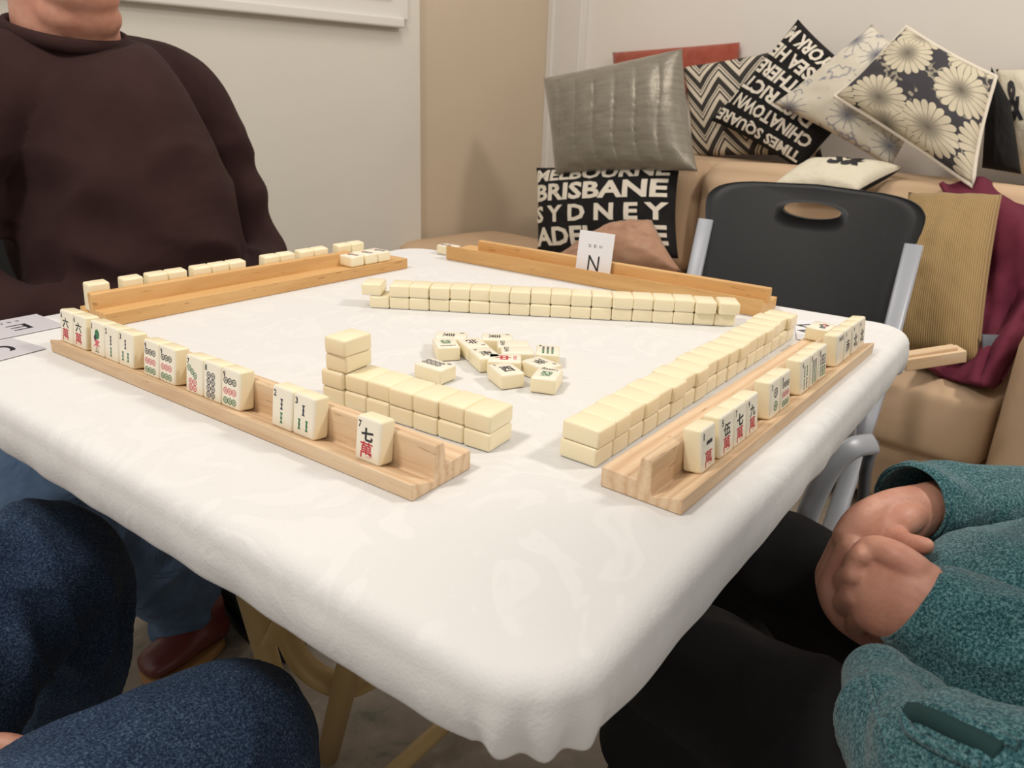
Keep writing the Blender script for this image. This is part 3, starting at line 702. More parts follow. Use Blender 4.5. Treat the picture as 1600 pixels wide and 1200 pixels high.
# zigzag
m = mat('zigzag cotton', (.7, .62, .5), .85); t = NT(m); v = t.coord('UV'); sx_ = t.n('SeparateXYZ'); t.l(v, sx_.inputs[0])
zz = t.math('PINGPONG', t.math('MULTIPLY', sx_.outputs[0], 6.0), 1.0)
st = t.math('FRACT', t.math('ADD', t.math('MULTIPLY', sx_.outputs[1], 4.2), t.math('MULTIPLY', zz, 1.15)))
t.color(t.ramp(st, [(0, (.035, .03, .027)), (.34, (.64, .57, .46)), (.62, (.035, .03, .027)), (.74, (.64, .57, .46)), (.86, (.035, .03, .027)), (.92, (.64, .57, .46))], 'CONSTANT')); t.bump(t.noise(v, 160, 2), .2, .002); M['zigzag'] = m
def petals(name, bg, fg, mid, scale, np_, size, cut=None, seed=0):
    m = mat(name, fg, .8); t = NT(m); v = t.coord('UV', (1, 1, 1)); ad = t.n('VectorMath'); ad.operation = 'ADD'; ad.inputs[1].default_value = (seed, seed * .7, 0); t.l(v, ad.inputs[0])
    vo = t.n('TexVoronoi', Scale=scale, Randomness=.75); vo.voronoi_dimensions = '2D'; t.l(ad.outputs[0], vo.inputs['Vector'])
    sv = t.n('VectorMath'); sv.operation = 'SUBTRACT'; t.l(ad.outputs[0], sv.inputs[0]); t.l(vo.outputs['Position'], sv.inputs[1])
    sx = t.n('SeparateXYZ'); t.l(sv.outputs[0], sx.inputs[0])
    ang = t.math('ARCTAN2', sx.outputs[1], sx.outputs[0]); d_ = vo.outputs['Distance']
    pet = t.math('ABSOLUTE', t.math('COSINE', t.math('MULTIPLY', ang, np_ / 2)))
    edge = t.math('ADD', size * .82, t.math('MULTIPLY', t.math('POWER', pet, .5), size * .26))
    inside = t.math('LESS_THAN', d_, edge)
    crease = t.math('MULTIPLY', t.math('LESS_THAN', pet, .20), t.math('GREATER_THAN', d_, size * .25))
    core = t.math('LESS_THAN', d_, size * .24)
    shade = t.ramp(t.math('DIVIDE', d_, size), [(0, mid), (.26, tuple(.35 * a + .65 * b_ for a, b_ in zip(fg, mid))), (.6, fg), (1, fg)])
    m1 = t.n('MixRGB'); t.l(t.math('MULTIPLY', crease, .75), m1.inputs[0]); t.l(shade, m1.inputs[1]); m1.inputs[2].default_value = (*mid, 1)
    bgn = t.ramp(t.noise(ad.outputs[0], 6, 2), [(.56, bg), (.60, cut or bg), (.64, bg)])
    m2 = t.n('MixRGB'); t.l(inside, m2.inputs[0]); t.l(bgn, m2.inputs[1]); t.l(m1.outputs[0], m2.inputs[2]); t.color(m2.outputs[0])
    t.bump(t.noise(v, 200, 2), .2, .001); return m
M['floral_dark'] = petals('dark floral linen', (.045, .042, .048), (.60, .535, .40), (.14, .12, .095), 2.5, 19, .52, (.45, .40, .30), .3)
M['floral_blue'] = petals('blue and cream floral linen', (.63, .585, .48), (.66, .62, .52), (.13, .135, .19), 2.5, 12, .40, (.20, .20, .27), 1.7)
m = mat('cream script cotton', (.68, .63, .50), .85); t = NT(m); v = t.coord('UV'); t.bump(t.noise(v, 9, 4), .5, .01); M['cream_cotton'] = m
m = mat('mustard corduroy', (.34, .22, .085), .9, sheen=.1); t = NT(m); v = t.coord('UV'); w = t.n('TexWave', Scale=15.0, Distortion=.8, Detail=1.0); w.bands_direction = 'X'; t.l(v, w.inputs[0])
t.color(t.ramp(w.outputs[0], [(0, (.26, .165, .06)), (.5, (.37, .245, .10)), (1, (.42, .285, .125))])); t.bump(w.outputs[0], .6, .003); M['cord'] = m
ln = lambda deg: (-math.cos(R(deg)), 0, math.sin(R(deg)))
XW = XR
# back row on top of the sofa back
cushion('scatter_cushion', M['rust'], [(957, 150), (1158, 146), (1156, 66), (957, 82)], (XW - .065, 0, 0.9), ln(8), .09, 'flat rust red velvet cushion against the wall behind the silver satin cushion', seed=1, pinch=.02, pw=.3)
cushion('scatter_cushion', M['zigzag'], [(1080, 246), (1285, 246), (1268, 66), (1066, 104)], (XW - .13, 0, .9), ln(14), .10, 'black and cream zigzag cushion leaning on the wall', seed=2)
cushion('scatter_cushion', M['black_cloth'], [(1372, 138), (1247, 30), (1110, 188), (1250, 266)], (XW - .24, 0, .9), ln(18), .11, 'black cushion printed with cream capital letters, tilted on its corner', seed=3,
        text=[(s_, .05 + x0, .04 + (5 - i) * .16, .96, .04 + (5 - i) * .16 + .125, 0) for i, (s_, x0) in enumerate((('TIMES SQUARE', 0), ('CHINATOWN I', 0), ('DISTRICT', .1), ('EAST THERE', 0), ('CHELSEA HE', 0), ('NEW YORK M', 0)))])
cushion('scatter_cushion', M['floral_blue'], [(1208, 162), (1392, 262), (1480, 130), (1362, 38)], (XW - .35, 0, .9), ln(18), .11, 'cream cushion with blue grey floral print, tilted behind the dark floral one', seed=4)
cushion('scatter_cushion', M['floral_dark'], [(1304, 150), (1520, 292), (1556, 120), (1416, 42)], (XW - .46, 0, .9), ln(20), .12, 'dark cushion with big cream flowers and white piping, on top of the row', seed=5, piping=M['print_white'])
cushion('scatter_cushion', [M['cream_cotton'], M['black_cloth']], [(1580, 272), (1720, 290), (1700, 100), (1556, 108)], (XW - .12, 0, .9), ln(16), .15, 'cream cushion with black script and a black back at the right picture edge', seed=6,
        text=[('&', .10, .45, .28, .85, 0)], tmat=M['ink_black'])
cushion('scatter_cushion', M['black_cloth'], [(1534, 262), (1596, 272), (1578, 160), (1549, 104)], (XW - .26, 0, .9), ln(14), .10, 'black pointed cushion standing edge on beside the big floral one', seed=6.5, pinch=.0)
# lying cream cushion
cushion('scatter_cushion', [M['cream_cotton'], M['black_cloth']], [(1205, 292), (1340, 298), (1412, 262), (1262, 252)], (2.45, 1.1, .845), (-.34, 0, .92), .09, 'cream cushion with black script lying flat on the sofa back under the florals', seed=7,
        text=[('S&', .42, .45, .78, .85, 0)], tmat=M['ink_black'])
# satin and city cushions
cushion('scatter_cushion', M['black_cloth'], [(838, 404), (1060, 404), (1064, 248), (838, 262)], (2.20, 1.9, .6), ln(14), .13, 'black cushion printed BRISBANE SYDNEY ADELAIDE in white capitals, on the seat', seed=8, wr=.5,
        text=[('MELBOURNE', .03, .82, .97, .96, 0), ('BRISBANE', .03, .60, .97, .79, 0), ('S Y D N E Y', .02, .37, .98, .55, 0), ('ADELAIDE', .03, .12, .97, .32, 0)])
cushion('scatter_cushion', M['silver_satin'], [(868, 272), (1090, 268), (1066, 76), (849, 122)], (2.24, 1.9, .9), ln(18), .16, pleat=.6, N=96, wr=.45, label= 'shiny silver brown satin cushion with vertical pleats, resting above the lettered black cushion', seed=9)
cushion('scatter_cushion', M['copper'], [(842, 420), (1066, 425), (1018, 344), (962, 350)], (2.02, 1.6, .5), ln(35), .14, 'copper satin cushion slumped in front of the lettered black cushion', seed=10, wr=1.6)
cushion('scatter_cushion', M['cord'], [(1366, 560), (1530, 572), (1566, 303), (1420, 300)], (2.00, .6, .45), ln(40), .17, 'mustard corduroy cushion standing on the seat beside the maroon throw', seed=11)

# ------------------------------------------------------------------ throw
CT = [[(1470, 285, 2.20), (1520, 283, 2.22), (1570, 292, 2.22), (1625, 296, 2.15), (1700, 300, 2.05)],
      [(1500, 350, 2.02), (1530, 345, 2.02), (1590, 350, 2.00), (1640, 360, 1.96), (1710, 370, 1.9)],
      [(1490, 430, 1.98), (1530, 430, 1.97), (1580, 430, 1.95), (1640, 430, 1.9), (1700, 440, 1.85)],
      [(1470, 510, 1.90), (1520, 500, 1.90), (1570, 495, 1.88), (1600, 490, 1.84), (1650, 500, 1.8)],
      [(1450, 560, 1.84), (1500, 555, 1.80), (1540, 540, 1.78), (1570, 530, 1.75), (1600, 530, 1.75)],
      [(1452, 577, 1.76), (1480, 588, 1.73), (1515, 600, 1.70), (1545, 606, 1.68), (1565, 590, 1.68)]]
def grid_spline(CT, nu=10, nv=10):
    rows_ = [spline(r_, nu) for r_ in CT]; cols = [spline([r_[j] for r_ in rows_], nv) for j in range(len(rows_[0]))]
    return [[cols[j][i] for j in range(len(cols))] for i in range(len(cols[0]))]
G = grid_spline(CT); vs = []; nI, nJ = len(G), len(G[0])
for i, r_ in enumerate(G):
    for j, q in enumerate(r_):
        p = atf(*[float(x) for x in q]); a = (j * .42 + i * .30)
        p += Vector((-.85, -.2, .4)) * (math.sin(a) * .006 + noise.noise(Vector((i * .07, j * .12, 2))) * .06 + noise.noise(Vector((i * .16, j * .2, 6))) * .02)
        vs.append(p)
fs = [(i * nJ + j, i * nJ + j + 1, (i + 1) * nJ + j + 1, (i + 1) * nJ + j) for i in range(nI - 1) for j in range(nJ - 1)]
M['throw'] = fabric('maroon knitted wool', (.125, .018, .038), (.150, .026, .048), 20, .95, 500, .4, .3)
th_ = from_py('throw_blanket', vs, fs, M['throw']); md = th_.modifiers.new('s', 'SOLIDIFY'); md.thickness = .012; md.offset = 0
tag(th_, 'maroon knitted throw bunched on the right end of the sofa', 'blanket')
from mathutils.bvhtree import BVHTree
_b = BVHTree.FromPolygons([v.co.copy() for v in th_.data.vertices], [tuple(p.vertices) for p in th_.data.polygons]); d_ = ray(1552, 536).normalized(); h_ = _b.ray_cast(Vector((0, 0, ZC)), d_)[0]
c = (h_ - d_ * .010) if h_ else atf(1552, 536, 1.735); b = bmesh.new(); add_box(b, (-.026, -.003, -.02), (.026, .003, .02), .002, mtx=Matrix.Translation(c) @ Matrix.Rotation(HEAD - R(90), 4, 'Z') @ Matrix.Rotation(R(-28), 4, 'X')); lb = from_bm('care_label', b, mat('grey label', (.10, .11, .13), .6), th_)
# small wooden block end beyond the table corner
c1 = atf(1450, 560, 1.42); c2 = atf(1502, 552, 1.42); d = c2 - c1; b = bmesh.new(); add_box(b, (-.05, -.02, -.012), (d.length, .02, .012), .002); add_box(b, (-.05, -.012, .011), (d.length - .012, .012, .018), .002)
o = from_bm('wooden_slat', b, M['beech'], smooth=False); o.location = c1; o.rotation_euler = (0, -math.asin(d.z / d.length), math.atan2(d.y, d.x)); tag(o, 'pale wooden slat end sticking out beyond the right table corner', 'wood')

# ------------------------------------------------------------------ folding chair
def chair(loc, rz, label):
    c = tag(empty('folding_chair', loc, rz), label, 'chair', 'black folding chairs')
    # local: sitter looks along +x, y across, backrest at x=-.22
    def bx(z): return -.20 - (z - .44) * .24
    K, J = 72, 9; vs, fs = [], []
    def outl(k):
        a = 2 * math.pi * k / K; ca, sa = math.cos(a), math.sin(a); e = .22
        y = .248 * math.copysign(abs(ca) ** e, ca); zz = .155 * math.copysign(abs(sa) ** .30, sa)
        z = .665 + zz; y *= (1 - .13 * min(1, max(0, (.79 - z) / .14))) ; z += .014 * (1 - (y / .25) ** 2) * (1 if zz > 0 else 0)
        return y, z
    for side in (0, 1):
        for j in range(J + 1):
            for k in range(K):
                a = 2 * math.pi * k / K; ys, zs = .066 * math.cos(a), .776 + .018 * math.sin(a); yo, zo = outl(k); s = (j / J)
                y, z = ys + (yo - ys) * s, zs + (zo - zs) * s
                x = bx(z) - .045 * (1 - (y / .25) ** 2) + (-.016 if side else 0) + (.006 if (j == J and not side) else 0) * -1
                vs.append((x, y, z))
    n1 = (J + 1) * K
    for side in (0, 1):
        for j in range(J):
            for k in range(K):
                a = side * n1 + j * K + k; b_ = side * n1 + j * K + (k + 1) % K; q = (a, b_, b_ + K, a + K); fs.append(q if side else q[::-1])
    for k in range(K):
        k2 = (k + 1) % K; fs.append((k, n1 + k, n1 + k2, k2)); a, b_ = J * K + k, J * K + k2; fs.append((a, b_, n1 + b_, n1 + a))
    from_py('backrest', vs, fs, M['black_plastic'], c)
    b = bmesh.new(); add_box(b, (-.19, -.215, .425), (.20, .215, .447), .02, 4); from_bm('seat', b, M['black_plastic'], c)
    for s in (1, -1):
        b = bmesh.new(); P = [(bx(.735) - .008, .232 * s, .735), (bx(.44), .232 * s, .44), (.02, .235 * s, .25), (.26, .232 * s, .012)]
        add_tube(b, P, [(.019, .009)] * 4, 12, square=.7); from_bm('side_rail', b, M['silver'], c)
        b = bmesh.new(); P = [(.205, .222 * s, .36), (.20, .222 * s, .425), (.165, .222 * s, .452), (.06, .222 * s, .44), (-.05, .222 * s, .33), (-.22, .222 * s, .012)]
        add_tube(b, [Vector(x) for x in spline(P, 5)], .012, 12, square=.4); from_bm('leg', b, M['silver'], c)
    b = bmesh.new(); add_tube(b, [(.235, -.232, .05), (.235, .232, .05)], .008, 10); from_bm('stretcher', b, M['silver'], c)
    b = bmesh.new(); add_tube(b, [(-.2, -.222, .05), (-.2, .222, .05)], .008, 10); from_bm('stretcher', b, M['silver'], c)
    return c
ch = chair((1.44, .775, 0), R(180 + 12.5), 'empty black plastic folding chair with a hand slot, facing the N card rack')
# its neighbour leg seen below the right table edge
fr = tag(empty('metal_stool_frame', (0, 0, 0)), 'bent grey metal seat frame below the right table edge', 'chair frame')
def ap(*a): return atf(*a)
b = bmesh.new(); P = [ap(1225, 1000, 1.02), ap(1256, 830, 1.05), ap(1272, 780, 1.06), ap(1300, 728, 1.07), ap(1332, 700, 1.08), ap(1364, 694, 1.10)]
add_tube(b, [Vector(x) for x in spline([tuple(p) for p in P], 6)], [(.017, .009)] * 31, 14, square=.5); from_bm('front_leg', b, M['silver'], fr)
b = bmesh.new(); P = [ap(1364, 690, 1.10), ap(1352, 740, 1.10), ap(1346, 830, 1.10), ap(1338, 1000, 1.10)]
add_tube(b, P, [(.012, .008)] * 4, 12, square=.5); from_bm('rear_leg', b, mat('dark grey steel', (.08, .085, .10), .45, .2), fr)
# ------------------------------------------------------------------ people
def person(label): return tag(empty('person'), label, 'person', None)
def put_mesh(name, me, m, parent): return link_mesh(name, me, m, parent)
def folds(sc, amp, seed, anis=(1, 1, 1)):
    def f(co, nn):
        p = Vector((co.x * anis[0], co.y * anis[1], co.z * anis[2])) * sc
        q = p + Vector((noise.noise(p * .6 + Vector((seed, 0, 0))), noise.noise(p * .6 + Vector((0, seed, 7))), noise.noise(p * .6 + Vector((5, 2, seed))))) * .9
        w = noise.noise(q + Vector((seed, seed, 0))); return amp * (1 - abs(w) * 2.2) - amp * .5 + noise.noise(p * .45) * amp * .8
    return f
def head(bm, c, fwd, s=1.0):
    """head with brow, eye sockets, nose, mouth, chin and ears; c = centre, fwd = facing"""
    fwd = fwd.normalized(); sd = fwd.cross(Vector((0, 0, 1))).normalized(); P = lambda f, l, u: c + fwd * f * s + sd * l * s + Vector((0, 0, u * s))
    rot = Matrix((sd, fwd, Vector((0, 0, 1)))).transposed()
    def B(f, l, u, r): add_ball(bm, P(f, l, u), tuple(x * s for x in r), rot)
    B(-.01, 0, .035, (.078, .098, .085)); B(.02, 0, -.035, (.066, .078, .075)); B(.055, 0, -.085, (.045, .036, .032)); B(.068, 0, -.098, (.022, .018, .018))
    for l in (-1, 1):
        B(.055, l * .035, -.03, (.030, .032, .032)); B(-.005, l * .079, -.005, (.009, .02, .033)); B(.02, l * .050, -.070, (.026, .05, .026)); B(.078, l * .03, .022, (.026, .014, .010)); B(.074, l * .031, .005, (.013, .013, .010))
    B(.092, 0, -.015, (.011, .014, .028)); B(.102, 0, -.032, (.016, .014, .012)); B(.088, 0, -.056, (.026, .014, .007)); B(.085, 0, -.067, (.022, .014, .007)); B(.05, 0, -.055, (.045, .045, .03))
# ---- person in maroon
ps = person('person in a dark maroon sweatshirt and jeans sitting behind the far left rack')
O = Vector((.462, 1.53, 0)); Lx, Bk = Vector((.984, .182, 0)), Vector((-.182, .984, 0))
def mp(l, b_, z): return O + Lx * l + Bk * b_ + Vector((0, 0, z))
bm = bmesh.new(); U = Vector((0, 0, 1))
head(bm, mp(-.035, -.035, 1.262), -Bk + Vector((-.05, 0, -.12)))
add_limb(bm, [(mp(-.02, .035, .98), .075, .075), (mp(-.03, .02, 1.07), .084, .080), (mp(-.034, .01, 1.16), .078, .074), (mp(-.04, .0, 1.22), .06)], up=Lx)
add_ball(bm, mp(-.04, -.062, 1.130), (.058, .05, .034)); add_ball(bm, mp(-.035, -.035, 1.10), (.066, .055, .04))
add_limb(bm, [(mp(0, .12, .58), .14, .10), (mp(0, .04, .68), .15, .12), (mp(0, .03, .88), .15, .10), (mp(0, .04, 1.0), .12, .07)], up=Lx)
for s in (1, -1):
    add_limb(bm, [(mp(.03 * s, .03, 1.0), .05), (mp(.17 * s, .03, .96), .045), (mp(.25 * s, .01, .76), .036), (mp(.25 * s, -.02, .68), .034), (mp(.13 * s, -.19, .63), .028), (mp(.06 * s, -.25, .61), .026)])
    hx = mp(.045 * s, -.27, .605)
    for f_ in range(4): add_limb(bm, [(hx + Lx * (-s * .012) * 1 + Vector((0, 0, .024 - f_ * .016)), .0095), (hx - Lx * s * .045 + Bk * -.012 + Vector((0, 0, .026 - f_ * .017)), .0085), (hx - Lx * s * .06 + Bk * .014 + Vector((0, 0, .022 - f_ * .015)), .0075)], n=10, sub=3)
    add_ball(bm, hx - Lx * s * .005, (.028, .022, .038)); add_limb(bm, [(hx + Bk * -.01, .011), (hx - Lx * s * .02 - Bk * .03 + Vector((0, 0, .03)), .009)], n=10, sub=3)
    if s > 0: add_limb(bm, [(mp(.09, .12, .55), .06), (mp(.13, -.14, .54), .055), (mp(.13, -.34, .52), .045), (mp(.10, -.28, .30), .04), (mp(.05, -.19, .10), .035)])
    else: add_limb(bm, [(mp(-.09, .12, .55), .06), (mp(-.12, -.10, .54), .055), (atf(60, 770, .98) + Vector((0, 0, -.03)), .045), (atf(150, 850, 1.05), .045), (atf(286, 935, 1.19), .036), (atf(300, 985, 1.22), .03)])
put_mesh('body', bake(bm, .0055, 4), M['skin'], ps)
def hair(c, fwd, parent, col):
    b_ = bmesh.new(); sd = fwd.cross(Vector((0, 0, 1))).normalized(); rot = Matrix((sd, fwd.normalized(), Vector((0, 0, 1)))).transposed()
    add_ball(b_, c - fwd.normalized() * .022 + Vector((0, 0, .048)), (.086, .100, .085), rot); add_ball(b_, c - fwd.normalized() * .045 + Vector((0, 0, -.01)), (.078, .07, .07), rot)
    put_mesh('hair', bake(b_, .005, 3, .5, folds(60, .003, 2)), mat('hair', col, .7), parent)
hair(mp(-.035, -.035, 1.262), -Bk, ps, (.25, .24, .23))
bm = bmesh.new()
add_limb(bm, [(mp(0, .08, .60), .20, .15), (mp(0, .01, .66), .225, .18), (mp(0, -.015, .74), .225, .185), (mp(0, .0, .88), .215, .155), (mp(-.005, .02, .985), .19, .115), (mp(-.02, .03, 1.03), .13, .095), (mp(-.03, .03, 1.058), .092, .082), (mp(-.03, .03, 1.066), .03, .03)], up=Lx, n=40, sub=8)
for s in (1, -1):
    add_limb(bm, [(mp(.06 * s, .03, 1.0), .085), (mp(.165 * s, .03, .975), .085), (mp(.225 * s, .02, .89), .070), (mp(.250 * s, .01, .80), .066), (mp(.272 * s, .0, .715), .064), (mp(.262 * s, -.05, .665), .060), (mp(.17 * s, -.17, .645), .052), (mp(.08 * s, -.24, .62), .043)], n=28, sub=6)
fl = folds(5.0, .016, 3.1, (1, 1, 1.7)); me = bake(bm, .008, 16, .6, lambda co, nn: fl(co, nn) * max(.15, min(1, (1.03 - co.z) / .2))); put_mesh('sweatshirt', me, M['maroon'], ps)
bm = bmesh.new(); K = 40; pts = [mp(-.032 + .090 * math.cos(2 * math.pi * k / K), .018 + .086 * math.sin(2 * math.pi * k / K), 1.074 + .022 * math.sin(2 * math.pi * k / K)) for k in range(K + 1)]
add_tube(bm, pts, [(.008, .012)] * (K + 1), 10, cap=False); from_bm('ribbed_collar', bm, M['maroon'], ps)
bm = bmesh.new()
kn = atf(60, 770, .98); an = atf(292, 915, 1.17)
add_limb(bm, [(mp(-.09, .12, .545), .095), (mp(-.12, -.10, .54), .088), (kn + Vector((0, 0, -.03)), .078), (atf(150, 850, 1.05), .072), (atf(240, 895, 1.12), .072), (atf(286, 935, 1.19), .066), (atf(292, 975, 1.205), .066)], n=26, sub=6)
f2 = folds(13, .007, 8.0); put_mesh('jeans_leg', bake(bm, .006, 4, .5, f2), M['jeans_light'], ps)
bm = bmesh.new(); add_limb(bm, [(mp(.09, .12, .545), .095), (mp(.13, -.14, .54), .085), (mp(.13, -.34, .52), .075), (mp(.10, -.28, .30), .066), (mp(.06, -.20, .12), .066), (mp(.05, -.19, .07), .07)], n=26, sub=6)
put_mesh('jeans_leg', bake(bm, .008, 4, .5, f2), M['jeans_shaded'], ps)
def shoe(heel, toe, parent, mats=('shoe', 'sole')):
    d = (toe - heel).normalized(); s = Vector((-d.y, d.x, 0)); Lh = (toe - heel).length; bm = bmesh.new(); P = lambda f, l, u: heel + d * f * Lh + s * l + Vector((0, 0, u))
    add_limb(bm, [(P(.08, 0, .045), .034, .030), (P(.35, 0, .050), .036, .034), (P(.65, 0, .042), .042, .026), (P(.92, 0, .036), .036, .020)], up=U, n=20, sub=5); add_limb(bm, [(P(.15, 0, .05), .034), (P(.17, 0, .10), .036)], up=d)
    o = put_mesh('shoe', bake(bm, .004, 3), M[mats[0]], parent)
    vs, fs = [], []; K = 40
    for z in (.004, .024):
        for k in range(K):
            a = 2 * math.pi * k / K; f = .5 + .53 * math.cos(a); w = (.040 + .010 * math.cos(a)) * abs(math.sin(a)) ** .6 * (1 if math.sin(a) > 0 else -1); p = P(f, w, 0); p.z = z; vs.append(p)
    fs = [tuple(range(K))[::-1], tuple(range(K, 2 * K))] + [(k, (k + 1) % K, K + (k + 1) % K, K + k) for k in range(K)]
    s_ = from_py('shoe_sole', vs, fs, M[mats[1]], o, smooth=False); return o
h_ = at(345, 1005, .0); t_ = at(232, 1072, 0.0); shoe(h_ + Vector((0, 0, .004)), t_ + Vector((0, 0, .004)), ps)
shoe(mp(.03, -.16, .004), mp(.0, -.42, .004), ps, ('black_cloth', 'ink_black'))
c = chair(O + Bk * .10 - Lx * .02, math.atan2(-Bk.y, -Bk.x), 'black folding chair under the person in the dark maroon sweatshirt')
# ---- camera holder: knees
ph = person('person in dark blue jeans at the lower left, only knees and a hand in view')
k1 = [(atf(-300, 1480, .38), .090), (atf(-180, 1200, .50), .088), (atf(-30, 975, .63), .082), (atf(64, 895, .70), .076), (atf(88, 925, .73), .073), (atf(95, 1030, .755), .070), (atf(72, 1170, .79), .066), (atf(60, 1320, .84), .062)]
k2 = [(atf(-250, 1700, .26), .090), (atf(-20, 1440, .34), .090), (atf(150, 1308, .41), .088), (atf(275, 1220, .465), .083), (atf(350, 1184, .50), .079), (atf(365, 1225, .52), .074), (atf(370, 1340, .54), .070), (atf(362, 1480, .57), .062)]
bm = bmesh.new()
for kk in (k1, k2): add_limb(bm, [(p, r * .8) for p, r in kk], n=20, sub=4)
hp = atf(-110, 1190, .47)
add_limb(bm, [(atf(-420, 1300, .36), .035), (atf(-200, 1200, .44), .03), (hp, .028)], n=16)
for i, (dx, dy) in enumerate(((0, 0), (-22, 34), (-48, 66), (-74, 92))):
    add_limb(bm, [(atf(-90 + dx * .5, 1185 + dy * .6, .45), .012), (atf(-30 + dx, 1168 + dy, .45), .0108), (atf(12 + dx, 1166 + dy, .45), .0102), (atf(38 + dx, 1170 + dy, .45), .0088)], n=14, sub=4)
add_limb(bm, [(hp, .016), (atf(-80, 1140, .47), .013), (atf(-45, 1130, .48), .0105)], n=12, sub=4)
put_mesh('body', bake(bm, .004, 4), M['skin'], ph)
f3 = folds(16, .006, 1.4)
for i, kk in enumerate((k1, k2)):
    bm = bmesh.new(); add_limb(bm, kk, n=30, sub=7); put_mesh('jeans_leg', bake(bm, .004, 8, .5, folds(11, .011 if i == 0 else .006, 1.4 + i * 3, (1.3, 1.3, .6))), M['jeans_dark'], ph)
# ---- person in teal
pt = person('person in a teal marl fleece and black trousers with clasped hands at the lower right')
bm = bmesh.new(); H = []
def limbp(bm, nodes, n=16, sub=5): add_limb(bm, [(atf(x, y, f), *r) for (x, y, f, *r) in nodes], n=n, sub=sub)
UC = CM @ Vector((0, 1, 0))
def handp(nodes, n=18, sub=5): add_limb(bm, [(atf(x, y, f), *r) for (x, y, f, *r) in nodes], n=n, sub=sub, up=UC)

# far hand: wrist, back of hand, fingers folded down round the near hand (a = depth, b = height in view)
handp([(1600, 770, .80, .028, .030), (1490, 785, .757, .026, .028), (1440, 798, .733, .024, .029), (1395, 814, .712, .021, .034), (1355, 836, .695, .019, .036), (1330, 856, .685, .016, .030)], 22)
handp([(1425, 806, .712, .016), (1408, 814, .698, .018), (1392, 826, .69, .015)], 16)
for i, (a, b2, c2, e) in enumerate((((1326, 858, .672), (1296, 925, .660), (1312, 966, .648), (1350, 996, .634)), ((1318, 854, .688), (1292, 912, .682), (1303, 955, .672), (1340, 988, .655)), ((1313, 852, .704), (1290, 902, .70), (1299, 944, .69), (1335, 980, .68)), ((1318, 850, .718), (1294, 892, .715), (1304, 930, .70), (1338, 960, .69)))):
    handp([(*a, .0120), (a[0] * .5 + b2[0] * .5 - 3, a[1] * .5 + b2[1] * .5, (a[2] + b2[2]) / 2, .0108), (*b2, .0112), (*c2, .0098), (*e, .0088)], 14)
    handp([(a[0] + 3, a[1] - 2, a[2] + .002, .0135), (a[0], a[1] + 2, a[2], .0130)], 12, 2)
handp([(1392, 838, .685, .014), (1416, 850, .660, .0118), (1432, 852, .650, .0105), (1446, 853, .642, .0085)], 14)
# near hand: its back towards the camera, knuckles at the left, fingers curled away
handp([(1640, 1060, .53, .030, .034), (1530, 1000, .562, .028, .034), (1462, 960, .584, .026, .038), (1418, 938, .600, .023, .042), (1380, 928, .615, .019, .043), (1350, 921, .627, .013, .038)], 24)
for (a, b2, c2) in (((1346, 868, .632), (1335, 880, .648), (1345, 905, .672)), ((1330, 898, .630), (1320, 908, .647), (1332, 930, .67)), ((1328, 932, .626), (1320, 944, .643), (1336, 957, .668)), ((1344, 966, .620), (1338, 978, .637), (1354, 987, .66))):
    handp([(a[0] + 26, a[1], a[2] + .004, .0095), (a[0] + 12, a[1], a[2] + .002, .0108), (a[0] + 2, a[1], a[2] + .002, .0108), (*b2, .0108), (*c2, .0100)], 14)
handp([(1348, 868, .636, .0112), (1334, 898, .635, .0112), (1332, 932, .631, .0112), (1348, 966, .625, .0112)], 14)
handp([(1432, 892, .604, .015), (1400, 870, .618, .0145), (1368, 858, .636, .0135), (1350, 862, .645, .012)], 14)
handp([(1440, 975, .592, .015), (1405, 990, .606, .015), (1380, 998, .618, .012)], 14)
hands = bake(bm, .0016, 16, .55)
TO = Vector((.84, -.12, 0)); Tf = Vector((-.182, .984, 0)); Tr = Vector((.984, .182, 0))
def tp(r_, f_, z): return TO + Tr * r_ + Tf * f_ + Vector((0, 0, z))
bm = bmesh.new(); head(bm, tp(0, .03, 1.27), Tf)
add_limb(bm, [(tp(0, 0, .98), .07), (tp(0, .01, 1.2), .055)], up=Tr)
add_limb(bm, [(tp(0, -.03, .50), .14, .11), (tp(0, 0, .75), .13, .10), (tp(0, 0, .98), .14, .07)], up=Tr)
add_limb(bm, [(tp(.17, 0, .98), .045), (tp(.20, .02, .70), .04), (atf(1560, 790, .80), .031)]); add_limb(bm, [(tp(-.17, 0, .98), .045), (tp(-.20, .0, .70), .04), (atf(1620, 1010, .55), .033)])
for q in ([(1620, 990, .64, .085, .085), (1430, 955, .75, .085, .085), (1290, 938, .83, .078, .078), (1190, 880, .90, .074, .074), (1150, 890, .93, .07, .07), (1160, 1130, .95, .062, .062)], [(1640, 1400, .34, .085, .085), (1480, 1320, .42, .086, .086), (1330, 1220, .50, .084, .084), (1180, 1115, .60, .080, .080), (1060, 1025, .71, .075, .075), (1030, 1040, .75, .07, .07), (1040, 1300, .78, .062, .062)]): limbp(bm, [(x, y, f, a_ * .55, b_ * .55) for x, y, f, a_, b_ in q])
hair(tp(0, .03, 1.27), Tf, pt, (.10, .07, .05)); bd = bake(bm, .006, 4); bm = bmesh.new(); bm.from_mesh(bd); bm.from_mesh(hands); me = bpy.data.meshes.new('body'); bm.to_mesh(me); bm.free()
put_mesh('body', me, M['skin'], pt)
